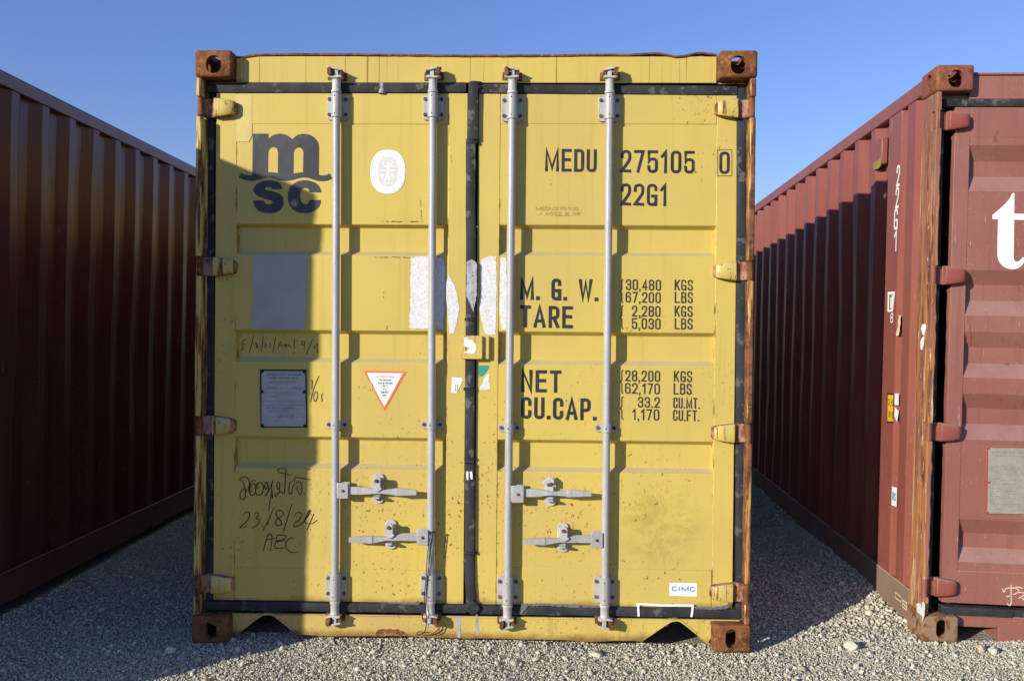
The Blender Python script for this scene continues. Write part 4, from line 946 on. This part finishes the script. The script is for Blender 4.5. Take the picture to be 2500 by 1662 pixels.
# handwriting
def hand(par, strokes, ox, oy, k_, w, mat, label, d=DY, name="handwriting"):
    mb = MB()
    for i, s in enumerate(strokes):
        P = spline([U(ox + x / k_, oy + y / k_, d) for x, y in s], 5) if len(s) > 2 else [U(ox + x / k_, oy + y / k_, d) for x, y in s]
        n = len(P); ws = [w * (.65 + .5 * math.sin(math.pi * (j + .6) / (n + .2)) ** .6) for j in range(n)]
        ribbon(mb, P, ws, d - .0003 - .00005 * (i % 6))
    o = mb.build(name, mat, par, smooth=False); o["label"] = label; return o
hand(DOOR[0], [[(112, 378), (150, 345), (205, 338), (235, 370), (245, 430), (235, 500), (250, 540)], [(130, 370), (165, 410), (185, 470), (195, 540), (190, 600), (158, 628), (128, 595), (135, 530), (175, 490), (205, 500), (205, 540)],
    [(318, 375), (270, 400), (250, 470), (255, 540), (280, 575), (320, 545), (325, 460), (300, 420), (265, 470), (280, 530)], [(350, 410), (325, 480), (330, 545), (370, 570), (410, 540), (425, 470), (400, 415), (355, 420), (345, 480), (375, 480)],
    [(450, 405), (480, 410), (475, 470), (450, 490), (440, 440), (465, 405)], [(480, 440), (490, 500), (470, 560), (450, 575), (490, 520), (530, 430), (540, 390), (530, 470), (540, 560), (545, 610), (525, 560)], [(530, 520), (510, 640), (490, 775)],
    [(620, 395), (600, 430), (605, 490), (630, 480), (632, 420), (618, 392)], [(632, 440), (630, 520), (600, 580), (575, 588), (580, 560), (640, 530), (690, 545), (700, 450), (708, 300), (715, 250), (690, 230), (625, 235), (612, 260), (660, 290), (720, 295), (770, 320)],
    [(800, 390), (765, 410), (750, 480), (755, 550), (785, 540), (800, 470), (830, 430)], [(820, 440), (880, 395), (915, 450), (915, 530), (895, 560), (870, 530), (850, 450)], [(825, 400), (835, 345), (930, 355), (1035, 375)], [(980, 243), (1028, 240)],
    [(170, 830), (185, 795), (225, 785), (248, 815), (235, 870), (180, 935), (125, 980), (160, 985), (215, 960)], [(310, 820), (325, 798), (358, 800), (365, 830), (330, 868), (372, 880), (365, 930), (320, 970), (275, 992)], [(555, 735), (490, 890), (415, 1030)],
    [(685, 820), (660, 770), (615, 765), (590, 800), (605, 850), (650, 900), (655, 945), (610, 958), (580, 930), (600, 880), (670, 830), (690, 800)], [(790, 678), (735, 860), (680, 1038)],
    [(825, 850), (845, 800), (890, 790), (912, 820), (890, 880), (830, 930), (812, 960), (850, 970), (920, 930), (990, 840), (1025, 770), (1010, 765), (975, 830), (955, 895), (975, 930), (1050, 930), (1110, 885)], [(1070, 805), (1030, 900), (980, 1020)],
    [(425, 1285), (450, 1180), (480, 1090), (510, 1060), (535, 1100), (530, 1180), (512, 1290)], [(455, 1140), (510, 1130), (590, 1120)], [(600, 1085), (585, 1160), (570, 1240), (620, 1250), (690, 1240)], [(600, 1085), (650, 1080), (710, 1090), (690, 1130), (590, 1160), (650, 1160), (715, 1150)], [(805, 1130), (790, 1110), (740, 1140), (710, 1200), (730, 1260), (790, 1300), (885, 1292)]],
    560, 1100, 5.2267, .0034, 'marker', "black marker scrawl with a date and three capitals")
hand(DOOR[0], [[(325, 305), (235, 330), (225, 400), (225, 570)], [(180, 420), (305, 415)], [(180, 575), (250, 570)], [(512, 195), (465, 400), (400, 650)], [(490, 430), (545, 395), (590, 415), (575, 500), (600, 520), (620, 470), (580, 440)], [(690, 470), (695, 490)], [(765, 220), (740, 430), (715, 630)],
    [(820, 385), (815, 540)], [(820, 455), (865, 450)], [(945, 385), (930, 520)], [(1090, 235), (1050, 440), (1012, 650)], [(1140, 570), (1175, 440), (1215, 375), (1240, 420), (1260, 500)], [(1175, 460), (1245, 455)], [(1300, 510), (1320, 440), (1350, 450), (1360, 500)], [(1365, 510), (1385, 450), (1430, 450), (1430, 490)], [(1465, 470), (1470, 520)],
    [(1575, 300), (1580, 430), (1590, 560)], [(1535, 660), (1590, 645)], [(1640, 330), (1650, 345)], [(1770, 450), (1790, 370), (1830, 350), (1860, 400), (1820, 440), (1760, 440)], [(1840, 430), (1830, 570)], [(2078, 270), (1990, 470), (1885, 700)], [(2075, 470), (2105, 480), (2095, 550)], [(2150, 460), (2180, 410), (2185, 540), (2190, 690)]],
    570, 800, 10.723, .0026, 'marker', "thin marker notes in the recessed band", D0 + .002 + DP - .0014)
hand(DOOR[0], [[(1195, 425), (1225, 430), (1215, 610)], [(1370, 330), (1270, 560), (1185, 890)], [(1310, 650), (1260, 740), (1265, 850), (1300, 865), (1332, 790), (1335, 700), (1310, 650)], [(1450, 690), (1420, 760), (1435, 830), (1420, 880)]], 620, 880, 8.7125, .0026, 'marker', "marker note right of the data plate")
mb = MB(); text(mb, "MEDU275105", *B4(1308, 1412, 504, 513), DY - .0003, .11, skew=0); text(mb, "J 4522 B 26", *B4(1313, 1416, 517, 525), DY - .0003, .11)
ribbon(mb, [U(1355, 526, DY), U(1395, 526, DY)], .0015, DY - .0003); mb.build("handwriting", 'pencil', R_, smooth=False)["label"] = "faint pencilled numbers under the owner code"
# thin rust scratches where the panel was bruised
for a, b, w in (((930, 540), (1031, 540.5), .005), ((911, 627), (1000, 628), .004), ((1026, 488), (1028, 536), .0025), ((936, 708), (934, 734), .003), ((945, 787), (943, 806), .004)):
    mb = MB(); p, q = U(*a, DY), U(*b, DY); L = math.dist(p, q); n = max(4, int(L / .006)); rr = random.Random(int(a[0])); run = []
    for i in range(n + 1):
        t = i / n; pt = (p[0] + (q[0] - p[0]) * t + rr.uniform(-.001, .001), p[1] + (q[1] - p[1]) * t + rr.uniform(-.0015, .0015))
        if rr.random() < .84: run.append(pt)
        else:
            if len(run) > 1: ribbon(mb, run, [w * rr.uniform(.3, 1) for _ in run], DY - .0003)
            run = []
    if len(run) > 1: ribbon(mb, run, [w * rr.uniform(.3, 1) for _ in run], DY - .0003)
    mb.build("rust_scratch", 'rust', DOOR[0], smooth=False)

for o in (header, sill, *DOOR): o.location.y = .010

# black cord tied round the second bar
cz_ = lambda px, py, d: Vector((*U(px, py, d)[:1], d, U(px, py, d)[1]))
mb = MB(); q = [cz_(1044, 1296, .002), cz_(1050, 1301, .0), cz_(1057, 1299, .001), cz_(1062, 1302, .004)]
mb.tube(spline(q, 5), .0022, 8)
mb.tube(spline([cz_(1046, 1300, .001), cz_(1050, 1310, -.001), cz_(1046, 1330, .0), cz_(1042, 1370, .0), cz_(1040, 1410, -.003), cz_(1036, 1450, -.002), cz_(1036, 1480, 0), cz_(1041, 1510, -.012), cz_(1037, 1540, -.006), cz_(1024, 1550, .02), cz_(1017, 1548, .03), cz_(1020, 1544, .03), cz_(1030, 1543, .02)], 6), .0021, 8)
mb.tube(spline([cz_(1056, 1301, .0), cz_(1053, 1325, -.001), cz_(1049, 1360, .0), cz_(1044, 1400, -.003), cz_(1040, 1440, -.004), cz_(1039, 1500, -.006)], 6), .0018, 8)
mb.tube(spline([cz_(1071, 1530, .02), cz_(1070, 1545, .03), cz_(1056, 1552, .035), cz_(1054, 1548, .038), cz_(1063, 1543, .035), cz_(1072, 1534, .025)], 6), .0018, 8)
cord = mb.build("cord", 'dark', None); cord.location.y = .010; cord["label"] = "thin black cord tied to the second locking bar and dangling to the sill"; cord["category"] = "cord"

# ------------------------------------------------------------------ the two red containers
def frame(origin, yaw_cw, tilt):
    u = Vector((math.cos(yaw_cw), -math.sin(yaw_cw), 0)); v = Vector((math.sin(yaw_cw), math.cos(yaw_cw), 0)); kz = Vector((0, 0, 1))
    Ux = u * math.cos(tilt) - kz * math.sin(tilt); K = kz * math.cos(tilt) + u * math.sin(tilt)
    m = Matrix((Ux, v, K)).transposed().to_4x4(); m.translation = origin; return m
RC = frame(Vector((3.24603, .18626, -.0024)), .0564, .01422)
LC = frame(Vector((0, 0, 0)), -.00932, .0142)
LC.translation = Vector((-1.036, -1.335, .010)) - LC.to_3x3() @ Vector((Wc, 0, 0))
rc = empty("shipping_container", RC, "maroon shipping container at the right edge with scraped rusty corner post", "container", "shipping containers parked side by side")
lc = empty("shipping_container", LC, "dark red shipping container on the left, its corrugated side in shade", "container", "shipping containers parked side by side")
shell(rc, ('rust_red', 'mar_post', 'mar_side', 'mar_side', 'mar_side'), [(.172, 0), (.195, .022), (.235, .022), (.268, 0), (.364, 0), (.385, .02), (.42, .02), (.45, 0), (.619, 0)], .2775)
for o in rc.children:
    if o.name.startswith('corner_casting') and o.location.z < 1: o.data.materials[0] = MAT['rust_low']
    if o.name.startswith('bottom_side_rail'): o.data.materials[0] = MAT['dusty_rail']
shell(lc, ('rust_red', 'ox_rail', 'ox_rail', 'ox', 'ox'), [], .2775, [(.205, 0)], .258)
def V(px, py, d=D0): return U(px, py, d, RC)
RH = [294, 672, 1055, 1434]
RZ = [V(2310, y, .03)[1] for y in RH]
RB = [(355, 395, 432, 467), (660, 696, 735, 771), (811, 849, 888, 923), (963, 998, 1036, 1075), (1270, 1303, 1338, 1375)]
RBZ = [tuple(V(2440, y, D0 + (.036 if 0 < i < 3 else 0))[1] for i, y in enumerate(b)) for b in RB]
r_top, r_bot, r_seam = V(2440, 262)[1], V(2440, 1476)[1], V(2440, 336)[1]
rs0, rs1 = V(2318, 800)[0], V(2355, 800)[0]
rht, rhb = V(2440, 178, .05)[1], V(2440, 242, .05)[1]
n0, n1 = V(2343, 1550, .05)[0], V(2441, 1550, .05)[0]; nz, sz0, sz1 = V(2400, 1530, .05)[1], V(2470, 1567, .05)[1], V(2470, 1506, .05)[1]
def red_front(root, pm, dm, hm, cm):
    for sd_ in (0, 1):
        cuts = [Hc - .118] + [q for a in RZ for q in (a + .040, a - .040)] + [.118]; mb = MB()
        X = lambda x: x if not sd_ else Wc - x
        for zt_, zb_ in zip(cuts[::2], cuts[1::2]): mb.box(*sorted((X(.004), X(.028))), .006, .060, zb_, zt_)
        mb.box(*sorted((X(.0042), X(.030))), .0605, .168, .118, Hc - .118); mb.box(*sorted((X(.0305), X(.058))), .085, .15, .118, Hc - .118)
        po = mb.build("corner_post", pm, root, .004)
        if pm == 'mar_post':                        # hammered and rusted edge: subdivided and knocked about
            bm = bmesh.new(); bm.from_mesh(po.data)
            for _ in range(4):
                long_ = [e for e in bm.edges if abs(e.verts[0].co.z - e.verts[1].co.z) > .06]
                if long_: bmesh.ops.subdivide_edges(bm, edges=long_, cuts=1, use_grid_fill=True)
            r3 = random.Random(33 + sd_)
            for q in bm.verts:
                if q.co.y < .07: q.co.x += r3.uniform(-.0025, .0035) * (1 if not sd_ else -1); q.co.y += r3.uniform(-.002, .003)
            bm.to_mesh(po.data); bm.free(); po.data.polygons.foreach_set("use_smooth", [True] * len(po.data.polygons)); po.data.set_sharp_from_angle(angle=rad(38))
    mb = MB(); mb.box(.163, Wc - .163, .050, .06, rhb, rht - .012); mb.box(.163, Wc - .163, .040, .09, rht - .0115, rht)
    mb.box(.02, Wc - .02, .065, .075, rhb, Hc - .12); h = mb.build("header", dm, root, .003)
    poly = [(.165, sz1), (.165, .095), (n0, nz), (n1, nz), (n1, sz0), (Wc - n1, sz0), (Wc - n1, nz), (Wc - n0, nz), (Wc - .165, .095), (Wc - .165, sz1)]
    mb = MB(); mb.prism(poly, .050, .062); mb.box(n0, n1, .052, .20, nz - .002, nz + .008); mb.box(n1 - .006, n1 + .002, .052, .20, sz0, nz - .0025); mb.box(.03, Wc - .03, .066, .1, .118, sz1)
    sl = mb.build("sill", dm, root, .003); doors = []
    for i in (0, 1):
        X = lambda x: x if not i else Wc - x
        mb = MB(); e = sorted((X(rs0), X(rs1))); mb.box(*e, D0, D0 + .04, r_bot, r_top)
        e2 = sorted((X(1.150), X(1.195))); mb.box(*e2, D0, D0 + .04, r_bot, r_top)
        u0, u1 = sorted((X(rs1), X(1.150))); prof = [(r_top, 0)]
        for (a, b, c_, d_) in RBZ: prof += [(a, 0), (b, .036), (c_, .036), (d_, 0)]
        prof += [(r_bot, 0)]; v = []
        for z, d_ in prof: v += [(u0, D0 + .002 + d_, z), (u1, D0 + .002 + d_, z)]
        mb.add(v, [(2 * j, 2 * j + 2, 2 * j + 3, 2 * j + 1) for j in range(len(prof) - 1)])
        mb.box(u0 + .0005, u1 - .0005, D0 + .0005, D0 + .004, r_seam, r_top - .0005); zq = V(2440, 1397)[1]; mb.box(u0 + .0005, u1 - .0005, D0 + .0005, D0 + .004, r_bot + .0005, zq)
        d = mb.build("door", dm, root, .003, 2, 15); d["label"] = ("left door", "right door")[i]; doors.append(d)
        gz = (rhb + r_top) / 2; g0, g1 = sorted((X(.05), X(1.19)))
        strip([(g0, gz), (g1, gz)], abs(rhb - r_top) + .004, *GD, "gasket", d)
        strip([(X(.046), rhb), (X(.046), sz1)], .046, .066, .085, "gasket", d)
        P = V(2309, 1489, .05)[1]; strip(wob((X(.098 if not i else .06), P), (X(.41), P), 5, .0012, 3), .046, .040, .07, "gasket", d)
        strip(wob((X(.415), P), (X(1.19), P), 5, .0012, 4), .040, .047, .07, "gasket", d)
        if not i: strip([(1.219, r_top), (1.219, r_bot)], .048, .036, .07, "gasket", d)
        first = None
        for z in RZ:
            if first is None: first = hinge_mesh(i).build("hinge", (hm, cm, cm), d, .0025, 2); o = first
            else: o = copy_to(first, d)
            o.location = (X(.002), 0, z)
    for i in (0, 1):                                # bars, brackets and handles of the same pattern as on the yellow doors
        for ch in list(DOOR[i].children):
            if ch.name.split('.')[0] in ("locking_bar", "bar_bracket", "cam", "handle", "handle_hub", "handle_catch"): copy_to(ch, doors[i])
    for src, dst in ((header, h), (sill, sl)):
        for ch in list(src.children):
            if ch.name.startswith("cam_keeper"): copy_to(ch, dst)
    return h, sl, doors
RHD, RSL, RD = red_front(rc, 'mar_post', 'mar', 'mar_hinge', 'mar_worn')
red_front(lc, 'ox_rail', 'ox', 'ox', 'ox')
# white letter, plate and chalk scrawl on the maroon door
tl = lambda x, y: V(2380 + x / 6.533, 440 + y / 6.533, DY)
tp = [(632, 208), (628, 535), (905, 540), (905, 635), (628, 632), (619, 1200)] + spline([(620, 1240), (635, 1285), (670, 1298), (715, 1280), (770, 1225)], 3) + spline([(805, 1250), (770, 1330), (720, 1385), (660, 1412), (600, 1419), (520, 1407), (440, 1362), (382, 1287), (358, 1200)], 3) \
    + [(361, 900), (368, 622), (280, 620), (280, 555)] + spline([(280, 555), (400, 455), (500, 358), (560, 280), (595, 208)], 4)[1:]
MB().flat([tl(*p) for p in tp], DY - .0003).build("emblem", 'white', RD[0], smooth=False)["label"] = "large white lower case letter t"
W_ = lambda x, y, d=DY: V(2360 + x / 7.128, 1060 + y / 7.128, d)
mb = MB(); mb.prism([W_(338, 205), W_(1330, 215), W_(1330, 1395), W_(325, 1378)], DY - .004, DY); rp = mb.build("data_plate", 'mar_hinge', RD[0], .001); rp["label"] = "weathered customs approval plate with red painted rim"
mb = MB(); yp = DY - .0044; mb.flat([W_(372, 232), W_(1310, 242), W_(1310, 1385), W_(352, 1368)], yp).build("plate_face", 'plate_old', rp, smooth=False)
mb = MB()
def wl(s, x0, x1, y0, y1, wt=.21): a, b = W_(x0, y0), W_(x1, y1); text(mb, s, a[0], b[0], b[1], a[1], yp - .0003, wt)
wl("APPROVED FOR TRANSPORT", 412, 1180, 293, 335); wl("UNDER CUSTOMS SEAL", 470, 1080, 358, 392); wl("ONE DOOR-OFF OPERATION", 405, 1010, 1192, 1228)
rr = random.Random(9)
for y in (545, 575, 600, 640, 680, 710, 770, 800, 860, 940, 985, 1030, 1070, 1100, 1145, 1250, 1290, 1330):
    x = 385
    while x < 1200:
        w = rr.uniform(20, 100)
        if rr.random() < .45: ribbon(mb, [W_(x, y), W_(x + w, y)], .0016, yp - .0004)
        x += w + rr.uniform(15, 60)
mb.build("plate_print", 'plate_print', rp, smooth=False)
mb = MB()
for x, y in ((362, 232), (372, 828), (345, 1352)):
    c_ = W_(x, y); MB().tube([(c_[0], yp - .004, c_[1]), (c_[0], yp + .001, c_[1])], .0048, 12).build("rivet", 'mar_hinge', rp)
def handR(strokes, ox, oy, k_, w, mat, label):
    mb = MB()
    for i, s in enumerate(strokes): ribbon(mb, spline([V(ox + x / k_, oy + y / k_, DY) for x, y in s], 5), w, DY - .0003 - .00005 * i)
    mb.build("handwriting", mat, RD[0], smooth=False)["label"] = label
MAT['chalk'] = plain("yellowish_chalk", (.78, .66, .42), .8, 0, .2, 60, .1); MAT['redline'] = plain("red_crayon", (.42, .09, .05), .7, 0, .2, 60, .02)
handR([[(1900, 400), (1935, 460), (1962, 400), (2060, 385), (2150, 395), (2190, 440), (2150, 480), (2090, 500)], [(2055, 330), (2056, 480), (2056, 640), (2030, 690), (1985, 655)], [(1970, 545), (2040, 520)], [(2130, 370), (2200, 375), (2260, 400)],
       [(2190, 460), (2275, 472)], [(2180, 570), (2250, 530), (2290, 500)], [(2270, 520), (2300, 540), (2275, 590), (2250, 560)]], 2180, 1380, 7.128, .0040, 'chalk', "yellow chalk scrawl near the bottom of the door")
handR([[(1385, 330), (1380, 500), (1350, 760), (1310, 880)], [(1535, 790), (1570, 900), (1585, 1010), (1530, 1160)]], 2100, 640, 5.8975, .0028, 'redline', "thin red crayon lines")
# marks on the long side of the maroon container
SX = .0112
def Q(px, py, x=SX): p = pix(px, py, 0, x, RC); return (-p.y, p.z)
def sidemap(x): return lambda a, b, c_: (x + b, -a, c_)
wall = [o for o in rc.children if o.name.startswith("side_wall")][0]
post = [o for o in rc.children if o.name.startswith("corner_post") and o.bound_box[0][0] < 1 and o.bound_box[0][1] < 1][0]
rail = [o for o in rc.children if o.name.startswith("bottom_side_rail")][0]
mb = MB()
for ch, (x0, x1, y0, y1) in (('2', (540, 581, 150, 445)), ('2', (526, 567, 470, 768)), ('G', (504, 551, 790, 1084)), ('1', (502, 540, 1110, 1405))):
    a, b = Q(2100 + x0 / 6.03, 380 + y0 / 6.03), Q(2100 + x1 / 6.03, 380 + y1 / 6.03); text(mb, ch, a[0], b[0], b[1], a[1], 0, .125 if ch != '1' else .12, mp=sidemap(SX))
a, b = Q(2174.5, 764), Q(2180, 788); text(mb, "8", a[0], b[0], b[1], a[1], 0, .14, mp=sidemap(SX))
mb.build("lettering", 'white', wall, smooth=False)["label"] = "white characters stacked down the first panel"
def sp(par, pts, mat, x, name, label=None, amp=0., seed=1, k_=0):
    P = [Q(*p, x) for p in pts]; P = ragged(P, amp, .01, seed) if amp else P
    o = MB().flat(P, -.0004 * k_, mp=sidemap(x)).build(name, mat, par, smooth=False)
    if label: o["label"] = label
    return o
o = sp(wall, [(2167.3, 712.6), (2185, 711.5), (2179.5, 760.7), (2166.5, 761.2)], 'white', SX, "sticker", "white framed maker mark with letters i b")
sp(o, [(2171, 719.5), (2180.5, 717), (2176.5, 755), (2170.5, 756.5)], 'mar_side', SX, "sticker_print", k_=1)
sp(o, [(2174, 726), (2176.5, 725.5), (2175.8, 751.5), (2173.4, 752)], 'white', SX, "sticker_print", k_=2)
sp(o, [(2177.6, 718.5), (2179.5, 718.2), (2179.4, 728), (2183.5, 726), (2180, 740), (2177.5, 752), (2176.2, 752.5)], 'white', SX, "sticker_print", k_=2)
o = sp(wall, [(2165.8, 959.5), (2182, 959.5), (2180.4, 1033), (2164.5, 1031)], 'dark', SX, "sticker", "yellow and black height sticker reading 2,6 and 8'6")
sp(o, [(2167.6, 963.5), (2181.2, 963.5), (2179.8, 1029), (2166.4, 1027.2)], 'ystick', SX, "sticker_face", k_=1)
mb = MB(); m_ = sidemap(SX - .0008)
a, b = Q(2169, 973), Q(2181.5, 991); text(mb, "2,6", a[0], b[0], b[1], a[1], 0, .13, mp=m_); mb.build("sticker_print", 'dark', o, smooth=False); mb = MB()
a, b = Q(2170.5, 1003), Q(2181.5, 1021); text(mb, "8'6", a[0], b[0], b[1], a[1], 0, .13, mp=m_); mb.build("sticker_print", 'dark', o, smooth=False)
sp(wall, [(2184.5, 960), (2194.5, 960), (2194, 989), (2184, 988)], 'white', SX, "sticker_scrap"); sp(wall, [(2184.5, 993), (2194.5, 1003), (2190, 1030), (2183.5, 1016)], 'white', SX, "sticker_scrap", amp=.001)
o = sp(wall, [(2177.5, 1187), (2190, 1190), (2189, 1237), (2176.5, 1232)], 'white', SX, "sticker", "white label with blue print")
mb = MB(); a, b = Q(2179, 1199), Q(2187, 1224); text(mb, "OS", a[0], b[0], b[1], a[1], 0, .2, mp=sidemap(SX - .0006)); mb.build("sticker_print", 'blue', o, smooth=False)
sp(wall, [(2194, 769), (2199, 770), (2198, 790), (2194.5, 818), (2189, 820), (2187.5, 815), (2192, 795)], 'chalk', SX, "paint_patch", "cream paint smear", .003)
sp(post, [(2251, 792), (2259, 790), (2262, 796), (2258, 812), (2256, 820), (2252, 815), (2248, 803)], 'white', .0032, "paint_patch", "white paint blot", .002, 2)
sp(post, [(2253, 821), (2257, 822), (2256, 838), (2252, 852), (2249, 856), (2246.5, 845), (2247, 832)], 'white', .0032, "paint_patch", "white paint blot", .002, 3)
sp(post, [(2237, 1472), (2258, 1470), (2257, 1500), (2252, 1516), (2246, 1512), (2239, 1498)], 'peel', .0032, "paint_patch", "peeling white patch low on the post", .004, 4)
mb = MB(); x_ = .0045
for ch, (x0, x1, y0, y1) in (('0', (40, 150, 450, 650)), ('S', (165, 245, 580, 790))):
    a, b = Q(2180 + x0 / 7.128, 1380 + y0 / 7.128, x_), Q(2180 + x1 / 7.128, 1380 + y1 / 7.128, x_); text(mb, ch, a[0], b[0], b[1], a[1], 0, .16, mp=sidemap(x_))
mb.build("lettering", 'chalk', rail, smooth=False)["label"] = "faint yellowish characters on the bottom rail"
# vent cover and torn yellow sticker near the top of the side
a, b = Q(2137, 345), Q(2153, 400); mb = MB(); mb.prism([(a[0], a[1]), (a[0], b[1]), (b[0], b[1]), (b[0], a[1])], -.004, .03, mp=sidemap(SX)).build("vent_cover", 'mar_side', wall, .006)
sp(wall, [(2134, 398), (2143, 392), (2150, 383), (2151, 404), (2144, 412), (2133, 414)], 'ystick', SX - .0055, "sticker_scrap", amp=.001).data.materials.__setitem__(0, MAT['oldtag'])
